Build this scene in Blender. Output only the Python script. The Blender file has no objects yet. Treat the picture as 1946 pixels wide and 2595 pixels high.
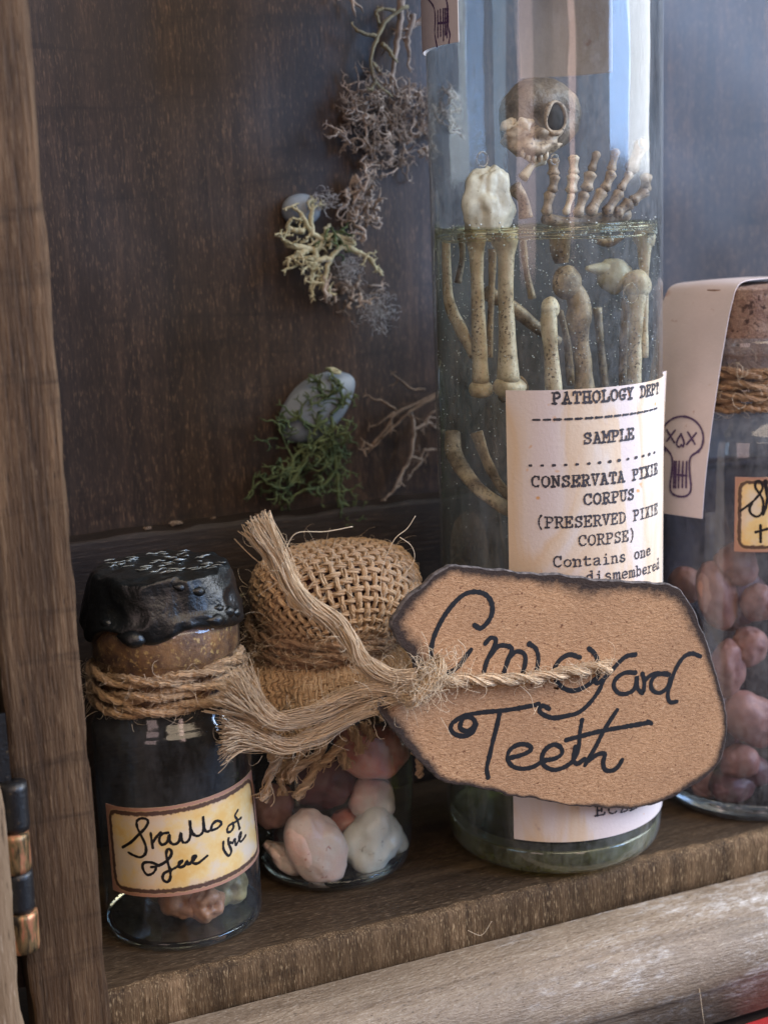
import bpy, math, random
import numpy as np
from mathutils import Vector, Matrix
SC = bpy.context.scene
COL = SC.collection
rnd = random.Random(7)
rng = np.random.default_rng(11)
U = 0.01                      # every number below is in centimetres

# ------------------------------------------------------------------ camera
AX = np.array([7360, -900, 3100.]); AX /= np.linalg.norm(AX)
AD = np.array([550, 15200, 3100.]); AD /= np.linalg.norm(AD)
AX = AX - AD * (AX @ AD); AX /= np.linalg.norm(AX)
AY = np.cross(AD, AX)
if AY[2] < 0: AY = -AY
AZ = -AD
EYE = np.array([0, 0, 15.3])
FPX = 3100 * 1946 / 1659
cam_d = bpy.data.cameras.new('camera')
cam = bpy.data.objects.new('camera', cam_d); COL.objects.link(cam)
R = Matrix(((AX[0], -AX[1], -AX[2]), (AY[0], -AY[1], -AY[2]), (AZ[0], -AZ[1], -AZ[2])))
cam.matrix_world = Matrix.Translation(Vector(EYE * U)) @ R.to_4x4()
cam_d.sensor_fit = 'VERTICAL'; cam_d.sensor_height = 36; cam_d.lens = FPX / 2595 * 36
cam_d.clip_start = 0.01; cam_d.clip_end = 50
cam_d.dof.use_dof = True; cam_d.dof.focus_distance = 0.312; cam_d.dof.aperture_fstop = 15
SC.camera = cam

# ------------------------------------------------------------------ world, lamps, exposure
W = bpy.data.worlds.new('World'); SC.world = W; W.use_nodes = True
bg = W.node_tree.nodes['Background']
bg.inputs[0].default_value = (0.80, 0.74, 0.70, 1); bg.inputs[1].default_value = 0.08
def lamp(name, az, el, dist, sx, sy, power, col, target=(15, 28, 7)):
    l = bpy.data.lights.new(name, 'AREA'); l.shape = 'RECTANGLE'
    l.size = sx * U; l.size_y = sy * U; l.energy = power; l.color = col
    o = bpy.data.objects.new(name, l); COL.objects.link(o)
    a, e = math.radians(az), math.radians(el)
    t = Vector(target); p = t + dist * Vector((math.cos(a) * math.cos(e), math.sin(a) * math.cos(e), math.sin(e)))
    o.location = p * U
    o.rotation_euler = (t - p).to_track_quat('-Z', 'Y').to_euler()
    return o
lamp('window_light', -12, 26, 100, 78, 72, 15.0, (0.92, 0.96, 1.0))
lamp('panel_glow_light', -49, 18, 110, 46, 60, 10.0, (0.34, 0.56, 1.0), (26, 34, 15))  # unseen blue source added for the hazy glow on the back panel
lamp('far_window_light', -162, 19, 150, 38, 80, 1.7, (0.52, 0.76, 1.0))
lamp('pink_streak_light', -137, 17, 150, 42, 90, 2.4, (1.0, 0.72, 0.68))  # unseen source added for the broad pink streak in the tall jar
lamp('thin_streak_light', -94, 20, 140, 15, 90, 1.6, (1.0, 0.68, 0.60))  # narrow unseen source added for the second pink streak in the tall jar
lamp('room_fill_light', -84, 46, 120, 110, 60, 6.2, (1.0, 0.80, 0.58))  # warm fill added to brighten faces turned to the front
SC.view_settings.view_transform = 'Standard'; SC.view_settings.look = 'None'
SC.view_settings.exposure = 0.35; SC.view_settings.gamma = 1
SC.cycles.max_bounces = 14; SC.cycles.transparent_max_bounces = 24
SC.cycles.sample_clamp_indirect = 4.0

# ------------------------------------------------------------------ photo pixel -> place
def ray(u, v):
    c = np.array([u - 973, v - 1297.5, FPX]); return np.array([AX @ c, AY @ c, AZ @ c])
def onY(u, v, y):
    d = ray(u, v); return EYE + d * (y / d[1])
def onCyl(u, v, cx, cy, r):
    d = ray(u, v); ox, oy = -cx, -cy
    a = d[0]**2 + d[1]**2; b = 2 * (ox * d[0] + oy * d[1]); c = ox * ox + oy * oy - r * r
    disc = max(b * b - 4 * a * c, 0); t = (-b - math.sqrt(disc)) / (2 * a)
    p = EYE + d * t
    return math.atan2(p[1] - cy, p[0] - cx), p[2]
def crop(ox, oy, s):           # zoomed-view coordinates -> photo pixels
    return lambda pts: [(ox + x / s, oy + y / s) for x, y in pts]

# ------------------------------------------------------------------ mesh builder
class MB:
    def __init__(s): s.v = []; s.f = []; s.uv = []; s.a = []; s.n = 0
    def add(s, v, f, uv=None, a=None):
        v = np.asarray(v, float).reshape(-1, 3)
        for q in f: s.f.append([i + s.n for i in q])
        s.v.append(v); s.n += len(v)
        s.uv.append(np.zeros((len(v), 2)) if uv is None else np.asarray(uv, float).reshape(-1, 2))
        s.a.append(np.zeros(len(v)) if a is None else np.asarray(a, float))
    def tube(s, P, r, k=6, tw=0.0, cap=True, u0=None, flat=1.0):
        P = np.asarray(P, float); n = len(P)
        r = np.full(n, r) if np.isscalar(r) else np.asarray(r, float)
        T = np.gradient(P, axis=0); T /= np.linalg.norm(T, axis=1)[:, None] + 1e-9
        up = np.array([0.13, 0.21, 0.97]) if abs(T[0, 2]) < .9 else np.array([1., .1, 0])
        N = np.cross(T[0], up); N /= np.linalg.norm(N); Ns = [N]
        for i in range(1, n):
            N = N - T[i] * (N @ T[i]); N /= np.linalg.norm(N) + 1e-9; Ns.append(N)
        Ns = np.array(Ns); Bs = np.cross(T, Ns)
        L = np.r_[0, np.cumsum(np.linalg.norm(np.diff(P, axis=0), axis=1))]
        th = np.arange(k) / k * 2 * np.pi
        ang = th[None, :] + (L * tw)[:, None]
        V = P[:, None, :] + r[:, None, None] * (np.cos(ang)[..., None] * Ns[:, None, :] + flat * np.sin(ang)[..., None] * Bs[:, None, :])
        u0 = rnd.random() * 20 if u0 is None else u0
        uv = np.stack([np.broadcast_to(u0 + np.arange(k)[None, :] / k, (n, k)), np.broadcast_to(L[:, None], (n, k))], -1)
        f = []
        for i in range(n - 1):
            for j in range(k):
                j2 = (j + 1) % k
                f.append((i * k + j, i * k + j2, (i + 1) * k + j2, (i + 1) * k + j))
        if cap: f.append(tuple(range(k - 1, -1, -1))); f.append(tuple((n - 1) * k + j for j in range(k)))
        s.add(V.reshape(-1, 3), f, uv.reshape(-1, 2), np.full(n * k, u0 % 1))
    def grid(s, V, closed=False, uv=None, a=None, flip=False):
        V = np.asarray(V, float); n, m = V.shape[:2]; f = []
        for i in range(n - 1):
            for j in range(m if closed else m - 1):
                j2 = (j + 1) % m
                q = (i * m + j, i * m + j2, (i + 1) * m + j2, (i + 1) * m + j)
                f.append(q[::-1] if flip else q)
        if uv is None:
            g = np.meshgrid(np.linspace(0, 1, n), np.linspace(0, 1, m), indexing='ij'); uv = np.stack([g[1], g[0]], -1)
        s.add(V.reshape(-1, 3), f, np.asarray(uv).reshape(-1, 2), None if a is None else np.asarray(a).reshape(-1))
    def lathe(s, prof, cx, cy, k=64, wob=None):
        prof = np.asarray(prof, float); th = np.arange(k) / k * 2 * np.pi
        rr = np.broadcast_to(prof[:, 0:1], (len(prof), k)).copy(); zz = np.broadcast_to(prof[:, 1:2], (len(prof), k)).copy()
        if wob is not None: rr, zz = wob(rr, zz, np.broadcast_to(th[None, :], rr.shape) + 0.0)
        V = np.stack([cx + rr * np.cos(th), cy + rr * np.sin(th), zz], -1)
        s.grid(V, closed=True)
        return s
    def box(s, x0, x1, y0, y1, z0, z1):
        v = [(x, y, z) for z in (z0, z1) for y in (y0, y1) for x in (x0, x1)]
        s.add(v, [(0, 2, 3, 1), (4, 5, 7, 6), (0, 1, 5, 4), (1, 3, 7, 5), (3, 2, 6, 7), (2, 0, 4, 6)])
        return s
    def build(s, name, mat, parent=None, smooth=True, loc=None):
        V = np.concatenate(s.v); uvv = np.concatenate(s.uv); av = np.concatenate(s.a)
        o0 = np.zeros(3)
        if parent is not None: o0 = np.array(ROOTLOC.get(parent.name, (0, 0, 0)))
        elif loc is not None: o0 = np.array(loc, float)
        me = bpy.data.meshes.new(name)
        lens = np.array([len(q) for q in s.f], np.int32); loops = np.concatenate([np.array(q, np.int32) for q in s.f]) if len(set(lens)) > 1 else np.array(s.f, np.int32).ravel()
        me.vertices.add(len(V)); me.vertices.foreach_set('co', ((V - o0) * U).astype(np.float32).ravel())
        me.loops.add(len(loops)); me.loops.foreach_set('vertex_index', loops)
        me.polygons.add(len(lens)); me.polygons.foreach_set('loop_start', np.r_[0, np.cumsum(lens)[:-1]].astype(np.int32))
        me.polygons.foreach_set('loop_total', lens)
        me.polygons.foreach_set('use_smooth', np.full(len(lens), smooth))
        me.update(calc_edges=True)
        l = me.uv_layers.new(name='UVMap'); l.data.foreach_set('uv', uvv[loops].astype(np.float32).ravel())
        at = me.attributes.new('amount', 'FLOAT', 'POINT'); at.data.foreach_set('value', av.astype(np.float32))
        me.validate(); me.materials.append(mat)
        o = bpy.data.objects.new(name, me); COL.objects.link(o)
        if parent is not None:
            o.parent = parent
            par = parent
            if parent.name in ROOTLOC: ROOTLOC[o.name] = ROOTLOC[parent.name]
        elif loc is not None:
            o.location = Vector(loc) * U; ROOTLOC[o.name] = tuple(loc)
        return o
ROOTLOC = {}
def tag(o, label=None, cat=None, group=None, kind=None):
    for k_, v_ in (('label', label), ('category', cat), ('group', group), ('kind', kind)):
        if v_: o[k_] = v_
    return o
def thing(name, label, cat, loc, group=None):
    o = bpy.data.objects.new(name, None); COL.objects.link(o); o.empty_display_size = 0.01
    o.location = Vector(loc) * U; ROOTLOC[o.name] = tuple(loc)
    return tag(o, label, cat, group)
def sm(P, n=8):                # Catmull-Rom through the points
    P = [np.asarray(p, float) for p in P]
    if len(P) < 3: return np.array([P[0] + (P[-1] - P[0]) * t for t in np.linspace(0, 1, n + 1)])
    Q = [2 * P[0] - P[1]] + P + [2 * P[-1] - P[-2]]; out = []
    for i in range(1, len(Q) - 2):
        for t in np.arange(n) / n:
            a, b, c, d = Q[i - 1], Q[i], Q[i + 1], Q[i + 2]
            out.append(.5 * (2 * b + (c - a) * t + (2 * a - 5 * b + 4 * c - d) * t * t + (3 * b - a - 3 * c + d) * t ** 3))
    out.append(P[-1]); return np.array(out)
# smooth value noise in numpy (for shapes)
_perm = rng.random((32, 32, 32))
def vnoise(p):
    p = np.asarray(p, float); i = np.floor(p).astype(int); f = p - i; f = f * f * (3 - 2 * f); r = 0
    for dx in (0, 1):
        for dy in (0, 1):
            for dz in (0, 1):
                w = (f[..., 0] if dx else 1 - f[..., 0]) * (f[..., 1] if dy else 1 - f[..., 1]) * (f[..., 2] if dz else 1 - f[..., 2])
                r = r + w * _perm[(i[..., 0] + dx) % 32, (i[..., 1] + dy) % 32, (i[..., 2] + dz) % 32]
    return r * 2 - 1

# ------------------------------------------------------------------ materials
class NT:
    def __init__(s, name):
        s.m = bpy.data.materials.new(name); s.m.use_nodes = True; s.t = s.m.node_tree
        s.t.nodes.clear(); s.out = s.t.nodes.new('ShaderNodeOutputMaterial')
    def n(s, t, **kw):
        x = s.t.nodes.new('ShaderNode' + t)
        for k_, v_ in kw.items():
            if k_.startswith('_'): setattr(x, k_[1:], v_)
            else:
                key = int(k_[1:]) if k_[0] == 'i' and k_[1:].isdigit() else k_.replace('_', ' ')
                s.set(x.inputs[key], v_)
        return x
    def set(s, inp, v):
        if isinstance(v, bpy.types.NodeSocket): s.t.links.new(v, inp)
        elif isinstance(v, bpy.types.Node): s.t.links.new(v.outputs[0], inp)
        else:
            if isinstance(v, tuple) and len(v) == 3 and inp.type == 'RGBA': v = (*v, 1)
            inp.default_value = v
    def co(s, scale=(1, 1, 1), rot=(0, 0, 0), src='Object'):
        c = s.n('TexCoord'); f = 100 if src == 'Object' else 1
        return s.n('Mapping', Vector=c.outputs[src], Scale=tuple(a * f for a in scale), Rotation=rot).outputs[0]
    def noise(s, vec, scale=1, detail=4, rough=.6, dist=0):
        return s.n('TexNoise', Vector=vec, Scale=scale, Detail=detail, Roughness=rough, Distortion=dist).outputs[0]
    def ramp(s, fac, stops):
        x = s.n('ValToRGB', Fac=fac); e = x.color_ramp.elements
        while len(e) < len(stops): e.new(.5)
        for i, (p, c) in enumerate(stops):
            e[i].position = p; e[i].color = (c, c, c, 1) if not isinstance(c, tuple) else (*c, 1)
        return x.outputs[0]
    def mix(s, f, a, b, mode='MIX'):
        x = s.n('Mix', _data_type='RGBA', _blend_type=mode); s.set(x.inputs[0], f); s.set(x.inputs[6], a); s.set(x.inputs[7], b)
        return x.outputs[2]
    def math(s, op, a, b=0.0, c=None):
        x = s.n('Math', _operation=op); s.set(x.inputs[0], a); s.set(x.inputs[1], b)
        if c is not None: s.set(x.inputs[2], c)
        return x.outputs[0]
    def bump(s, h, strength=.4, dist=.02, nrm=None):
        x = s.n('Bump', Height=h, Strength=strength, Distance=dist * U)
        if nrm is not None: s.set(x.inputs['Normal'], nrm)
        return x.outputs[0]
    def bsdf(s, **kw):
        b = s.n('BsdfPrincipled', **kw); s.t.links.new(b.outputs[0], s.out.inputs[0]); return b

def wood(name, axis, cols, grain=1.0, rough=.5, spec=.4, bump=.5, scuff=None, speck=.5, rot=(0, 0, 0), cross=None, asp=1.0):
    t = NT(name)
    st = lambda f, l: tuple(l if i == axis else f for i in range(3))
    broad = t.noise(t.co(st(.35, .12), rot), 1, 3, .55, .6)
    rings = t.noise(t.co(st(2.2 * grain, .10 * grain), rot), 1, 5, .6, .8)
    fine = t.noise(t.co(st(16 * grain, .9 * grain * asp), rot), 1, 4, .65)
    pore = t.noise(t.co(st(26 * grain, 2.6 * grain * asp), rot), 1, 3, .65)
    c = t.ramp(t.math('ADD', t.math('MULTIPLY', rings, .6), t.math('MULTIPLY', fine, .4)), [(.33, cols[0]), (.5, cols[1]), (.68, cols[2])])
    c = t.mix(t.ramp(broad, [(.35, 0.0), (.65, .75)]), c, t.mix(.55, c, cols[0]))
    c = t.mix(t.ramp(pore, [(.56, 0.0), (.70, speck)]), c, cols[3])
    c = t.mix(t.ramp(pore, [(.30, .8), (.40, 0.0)]), c, tuple(a * .35 for a in cols[0]))
    if cross:
        cv = t.co(tuple(.30 if i_ == cross[0] else (1.9 if i_ == cross[1] else .3) for i_ in range(3)), (0, .05, 0))
        cm = t.noise(cv, 1, 4, .6, .5); c = t.mix(t.ramp(cm, [(.30, cross[2]), (.44, 0.0)]), c, tuple(a * .5 for a in cols[0]))
        bl = t.noise(t.co((.5, .5, .28)), 1, 3, .6); c = t.mix(t.ramp(bl, [(.46, 0.0), (.60, cross[2] * .8)]), c, tuple(a * .55 for a in cols[1]))
    r = t.math('ADD', rough, t.math('MULTIPLY', fine, .12))
    if scuff:
        big = t.noise(t.co((.30, .8, .9)), 1, 6, .75, .3)
        sp = t.noise(t.co((2.2, 6, 7)), 1, 6, .85)
        xyz = t.n('SeparateXYZ', Vector=t.co((1, 1, 1)))
        wear = t.math('MINIMUM', t.math('MAXIMUM', t.math('MULTIPLY', t.math('SUBTRACT', xyz.outputs[0], 10.0), .12), 0.05), 1.0)
        m = t.ramp(t.math('MULTIPLY', wear, t.math('MULTIPLY', t.ramp(big, [(.42, 0.0), (.66, 1.0)]), t.ramp(sp, [(.40, 0.0), (.66, 1.0)]))), [(.1, 0.0), (.9, scuff[1])])
        c = t.mix(m, c, scuff[0])
    h = t.math('ADD', t.math('MULTIPLY', fine, .6), t.math('MULTIPLY', pore, .4))
    b = t.bsdf(Base_Color=c, Roughness=r, Normal=t.bump(h, bump, .05)); b.inputs['Specular IOR Level'].default_value = spec
    return t.m

def jute(name, lo, mid, hi, stripes=7, skew=9.0):
    t = NT(name)
    c = t.n('TexCoord'); sx = t.n('SeparateXYZ', Vector=c.outputs['UV'])
    v = sx.outputs[1]; u = t.math('ADD', sx.outputs[0], t.math('MULTIPLY', v, skew * .1))
    vec = t.n('CombineXYZ', X=t.math('MULTIPLY', u, stripes), Y=t.math('MULTIPLY', v, .9)).outputs[0]
    n1 = t.noise(vec, 2.2, 4, .7); n2 = t.noise(vec, .35, 2, .5)
    at = t.n('Attribute', _attribute_name='amount').outputs['Fac']
    col = t.ramp(n1, [(.30, lo), (.48, mid), (.70, hi)])
    col = t.mix(t.math('MULTIPLY', at, .45), col, t.mix(.5, col, lo))
    col = t.mix(t.ramp(n2, [(.4, 0.0), (.7, .4)]), col, hi)
    b = t.bsdf(Base_Color=col, Roughness=.72, Normal=t.bump(n1, .9, .03)); b.inputs['Specular IOR Level'].default_value = .35
    b.inputs['Sheen Weight'].default_value = .15
    return t.m

def glass(name, tint=(.93, .96, .95), edge=(.30, .36, .34), gain=1.5, rough=.015, haze=0.0, wave=.012, haze_col=(.62, .66, .70)):
    """thin-walled glass: a clear sheet that reflects by Schlick's law and darkens where the path through it is long"""
    t = NT(name)
    nz = t.noise(t.co((.7, .7, .25)), 1, 2, .5)
    nrm = t.bump(nz, .25, wave * 12)
    lw = t.n('LayerWeight', Blend=.5, Normal=nrm).outputs['Facing']
    lw0 = t.n('LayerWeight', Blend=.5).outputs['Facing']
    f5 = t.math('POWER', lw, 5.0)
    fr = t.math('MINIMUM', t.math('MULTIPLY', t.math('ADD', .045, t.math('MULTIPLY', f5, .9)), gain), 1.0)
    bk = t.n('NewGeometry').outputs['Backfacing']; fr = t.math('MULTIPLY', fr, t.math('SUBTRACT', 1.0, t.math('MULTIPLY', bk, .65)))
    tc = t.mix(t.math('POWER', lw0, 5.0), tint, edge)
    tr = t.n('BsdfTransparent', Color=tc)
    gl = t.n('BsdfGlossy', Color=(1, 1, 1), Roughness=rough, Normal=nrm)
    mx = t.n('MixShader', i0=fr); t.t.links.new(tr.outputs[0], mx.inputs[1]); t.t.links.new(gl.outputs[0], mx.inputs[2])
    o = mx
    if haze:
        d = t.n('BsdfPrincipled', Base_Color=haze_col, Roughness=.6)  # milky film: slight dust plus window haze put into the glass colour
        sn = t.noise(t.co((1.2, 1.2, .5)), 1, 6, .75); sp = t.noise(t.co((9, 9, 5)), 1, 3, .7)
        m = t.math('MULTIPLY', t.ramp(t.math('ADD', t.math('MULTIPLY', sn, .7), t.math('MULTIPLY', sp, .3)), [(.42, .12), (.62, 1.0)]), haze)
        o2 = t.n('MixShader', i0=m); t.t.links.new(o.outputs[0], o2.inputs[1]); t.t.links.new(d.outputs[0], o2.inputs[2]); o = o2
    t.t.links.new(o.outputs[0], t.out.inputs[0])
    return t.m

def plain(name, col, rough=.6, var=.25, scale=3, col2=None, bump=.2, bscale=12, sss=0, spec=.5, coat=0, metal=0, speck=None, bdist=.03):
    t = NT(name)
    n1 = t.noise(t.co((1, 1, 1)), scale, 5, .65); n2 = t.noise(t.co((1, 1, 1)), bscale, 5, .65)
    c2 = col2 or tuple(a * (1 - var) for a in col)
    c = t.mix(t.ramp(n1, [(.35, 0.0), (.65, 1.0)]), col, c2)
    if speck:
        sp = t.noise(t.co((1, 1, 1)), speck[1], 3, .6); pm = t.noise(t.co((1, 1, 1)), 1.1, 3, .6, .5); c = t.mix(t.math('MULTIPLY', t.ramp(pm, [(.40, .15), (.60, 1.0)]), t.ramp(sp, [(speck[2] - .03, 0.0), (speck[2] + .04, 1.0)])), c, speck[0])
    b = t.bsdf(Base_Color=c, Roughness=rough, Metallic=metal, Normal=t.bump(n2, bump, bdist))
    b.inputs['Specular IOR Level'].default_value = spec
    b.inputs['Coat Weight'].default_value = coat; b.inputs['Coat Roughness'].default_value = .12
    if sss: b.inputs['Subsurface Weight'].default_value = sss; b.inputs['Subsurface Radius'].default_value = (.004, .002, .0015); b.inputs['Subsurface Scale'].default_value = 1.0
    return t.m

M_back = wood('dark_back_wood', 2, [(.010, .006, .004), (.036, .0205, .0135), (.088, .050, .030), (.30, .18, .105)], 1.05, .36, .55, .10, speck=.42, cross=(0, 2, .6), asp=1.6)
M_rail = wood('dark_rail_wood', 0, [(.012, .008, .007), (.024, .015, .011), (.045, .028, .019), (.10, .065, .045)], .9, .5, .3, .5)
M_post = wood('brown_post_wood', 2, [(.024, .013, .007), (.100, .056, .028), (.23, .14, .075), (.42, .29, .17)], .8, .58, .22, 1.5, speck=.22, cross=(0, 2, .5))
M_door = wood('pale_door_wood', 2, [(.14, .09, .05), (.26, .18, .11), (.36, .26, .17), (.45, .36, .26)], .6, .5, .3, .8)
M_shelf = wood('shelf_wood', 0, [(.022, .013, .007), (.070, .044, .024), (.145, .095, .054), (.27, .19, .12)], .8, .5, .3, 1.0, asp=2.4)
M_front = wood('shelf_front_wood', 2, [(.022, .012, .006), (.125, .075, .036), (.27, .17, .09), (.48, .34, .19)], 1.3, .62, .2, 1.2, speck=.8, cross=(0, 2, .5), asp=1.5)
M_mould = wood('worn_moulding_wood', 0, [(.13, .088, .056), (.29, .215, .145), (.42, .335, .24), (.55, .47, .37)], .9, .45, .5, 1.2, asp=3.5, cross=(0, 1, .35), scuff=((.80, .78, .75), .95))
M_jute = jute('jute_yarn', (.30, .165, .075), (.56, .355, .19), (.80, .58, .35))
M_jute_d = jute('brown_jute_yarn', (.20, .105, .05), (.40, .235, .13), (.62, .42, .25))
M_hair = plain('jute_fibre', (.84, .66, .45), .55, .3, 2)
M_fray = jute('combed_jute_fibre', (.50, .32, .17), (.76, .53, .315), (.93, .74, .50), 2, 0)
M_glass = glass('bottle_glass', gain=1.2, rough=.09, haze=.05)
M_glass_t = glass('tall_jar_glass', (.90, .93, .92), (.34, .40, .42), 1.15, .075, .12)  # milky layer stands in for window glare over the jar
M_glass_r = glass('right_jar_glass', (.84, .88, .92), (.34, .38, .42), 1.3, .04, .16)
M_liq = glass('olive_liquid', (.90, .91, .86), (.34, .37, .26), .0, .05)
M_liq_r = glass('dark_liquid', (.82, .77, .78), (.15, .18, .22), .0, .05)
def realglass(name, col, rough=.02):
    t = NT(name); b = t.bsdf(Base_Color=col, Roughness=rough, IOR=1.45, Normal=t.bump(t.noise(t.co((1, 1, 1)), 1.2, 2, .5), .3, .15)); b.inputs['Transmission Weight'].default_value = 1.0
    return t.m
M_base = realglass('thick_base_glass', (.74, .82, .76))
M_base_o = glass('olive_base_glass', (.84, .80, .36), (.34, .36, .12), 1.6, .05, .30, .03, (.30, .31, .12))  # olive milky layer mixed in so the dark base looks lit
M_bub = realglass('bubble_gas', (.98, .98, .98))
M_ink = plain('black_marker_ink', (.012, .011, .012), .45, .3, 5)
M_pur = plain('purple_pen_ink', (.10, .055, .13), .5, .3, 5)
M_type = plain('typewriter_ink', (.055, .050, .062), .7, .5, 4)
M_wax = plain('black_sealing_wax', (.007, .009, .010), .36, .4, 1.5, bump=.6, bscale=2.2, coat=.10, spec=.5, bdist=.12)
M_glint = plain('painted_wax_glint', (.26, .28, .26), .25, .3, 6, col2=(.10, .11, .10), spec=.8, coat=.5)  # pale colour standing in for white reflections on the wax ridges
M_corkb = plain('stained_cork', (.36, .18, .07), .45, .5, 2, col2=(.09, .038, .022), bump=.8, bscale=14, speck=((.60, .38, .14), 10, .60))
M_cork = plain('dusty_cork', (.48, .32, .24), .8, .5, 4, col2=(.30, .17, .125), bump=1.0, bscale=11, speck=((.09, .045, .035), 6, .60), bdist=.16)
M_bone = plain('aged_bone', (.80, .66, .50), .42, .3, 1.6, col2=(.40, .29, .18), bump=.8, bscale=7, sss=.1, speck=((.10, .065, .04), 15, .58))
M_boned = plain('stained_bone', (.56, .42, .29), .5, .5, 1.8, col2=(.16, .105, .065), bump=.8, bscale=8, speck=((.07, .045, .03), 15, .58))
M_cream = plain('cream_bone', (.72, .66, .52), .45, .25, 1.6, col2=(.46, .39, .28), bump=.6, bscale=6, speck=((.12, .09, .06), 14, .68))
M_shade = plain('brown_resin_bone', (.26, .20, .145), .45, .5, 1.8, col2=(.06, .045, .035), bump=1.0, bscale=4, bdist=.08)
M_black = plain('dark_hollow', (.01, .009, .008), .8)
M_rock = plain('grey_pebble', (.26, .31, .36), .5, .25, 1.1, col2=(.17, .20, .25), bump=.15, bscale=8)
M_lich = plain('cream_lichen', (.56, .52, .36), .8, .3, 3, col2=(.36, .34, .21), bump=.6)
M_green = plain('green_moss', (.13, .16, .065), .85, .4, 2, col2=(.035, .070, .036), bump=.6)
M_bmoss = plain('brown_moss', (.47, .39, .33), .85, .4, 2.0, col2=(.15, .12, .10), bump=.6)
M_twig = plain('dry_brown_lichen', (.24, .17, .12), .85, .4, 3, col2=(.12, .085, .062), bump=.6)
M_dry = plain('olive_dry_lichen', (.30, .27, .17), .85, .4, 3, col2=(.17, .15, .10), bump=.6)
M_fluff = plain('grey_fluff', (.38, .38, .40), .9, .2)
M_red = plain('red_cloth_fabric', (.45, .02, .02), .7, .2, 5, bump=.3, bscale=40)
M_kblk = plain('black_hinge_paint', (.010, .011, .013), .35, .3, 6, bump=.7, bscale=14, coat=.2, speck=((.30, .20, .09), 7, .66))
def brass():
    t = NT('streaked_brass'); n1 = t.noise(t.co((5, 5, .9)), 1, 4, .6); n2 = t.noise(t.co((3, 3, 3)), 2, 4, .7)
    c = t.ramp(n1, [(.40, (.03, .022, .014)), (.50, (.22, .14, .06)), (.56, (.45, .17, .09)), (.66, (.50, .34, .14))])  # dark, copper and gold streaks: metal reflections put into the colour
    t.bsdf(Base_Color=c, Metallic=.55, Roughness=.42, Normal=t.bump(n2, .4, .04)); return t.m
M_brass = brass()
def card():
    t = NT('kraft_card')
    a = t.n('Attribute', _attribute_name='amount').outputs['Fac']
    n1 = t.noise(t.co((1, 1, 1)), 3.2, 6, .7, .3); n2 = t.noise(t.co((7, 3, 16), (0, .5, 0)), 1, 4, .75); n3 = t.noise(t.co((1, 1, 1)), 9, 2, .5)
    n4 = t.noise(t.co((11, 5, 22), (0, .9, 0)), 1, 3, .7)
    c = t.ramp(n2, [(.30, (.32, .172, .086)), (.5, (.45, .252, .132)), (.70, (.58, .355, .20))])
    bgn = t.noise(t.co((.5, .5, .7)), 1, 4, .6); c = t.mix(t.ramp(bgn, [(.40, 0.0), (.66, .32)]), c, (.26, .145, .085))
    c = t.mix(t.ramp(n3, [(.64, 0.0), (.70, .8)]), c, (.14, .055, .03))
    c = t.mix(t.ramp(n3, [(.26, .45), (.33, 0.0)]), c, (.72, .52, .33))
    e = t.math('ADD', a, t.math('MULTIPLY', t.math('SUBTRACT', n1, .5), .75))
    c = t.mix(t.ramp(e, [(.18, 0.0), (.42, .35), (.70, .94)]), c, (.026, .022, .023))
    t.bsdf(Base_Color=c, Roughness=.9, Normal=t.bump(t.math('ADD', n2, n4), .9, .035)).inputs['Specular IOR Level'].default_value = .12; return t.m
M_card = card()
M_ash = plain('scorched_card_edge', (.20, .17, .16), .9, .5, 6, col2=(.025, .02, .02), bump=.8)
def paper_yellow():
    t = NT('aged_yellow_label')
    c = t.n('TexCoord').outputs['UV']; sx = t.n('SeparateXYZ', Vector=c); u, v = sx.outputs[0], sx.outputs[1]
    nz = t.noise(t.co((1, 1, 1)), 1.2, 5, .6); nf = t.noise(t.co((1, 1, 1)), 12, 3, .6)
    col = t.ramp(nz, [(.36, (.78, .50, .16)), (.47, (.80, .60, .28)), (.58, (.74, .62, .46))])
    du = t.math('MINIMUM', u, t.math('SUBTRACT', 3.9, u)); dv = t.math('MINIMUM', v, t.math('SUBTRACT', 2.0, v))
    # rounded-rectangle distance, in centimetres of label
    qx = t.math('MAXIMUM', t.math('SUBTRACT', .34, du), 0.0); qy = t.math('MAXIMUM', t.math('SUBTRACT', .34, dv), 0.0)
    q = t.math('SQRT', t.math('ADD', t.math('MULTIPLY', qx, qx), t.math('MULTIPLY', qy, qy)))
    d = t.math('SUBTRACT', .34, q)
    d = t.math('ADD', d, t.math('MULTIPLY', t.math('SUBTRACT', nf, .5), .09))
    col = t.mix(t.ramp(d, [(.13, 1.0), (.36, 0.0)]), col, t.mix(.4, col, (.70, .36, .10)))
    col = t.mix(t.ramp(d, [(.06, 1.0), (.09, 0.0)]), col, (.42, .22, .15))
    line = t.math('MULTIPLY', t.ramp(d, [(.07, 0.0), (.09, 1.0)]), t.ramp(d, [(.165, 1.0), (.19, 0.0)]))
    col = t.mix(t.math('MULTIPLY', line, .93), col, (.05, .018, .018))
    t.bsdf(Base_Color=col, Roughness=.55, Normal=t.bump(nf, .15, .02)); return t.m
M_yel = paper_yellow()
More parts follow.
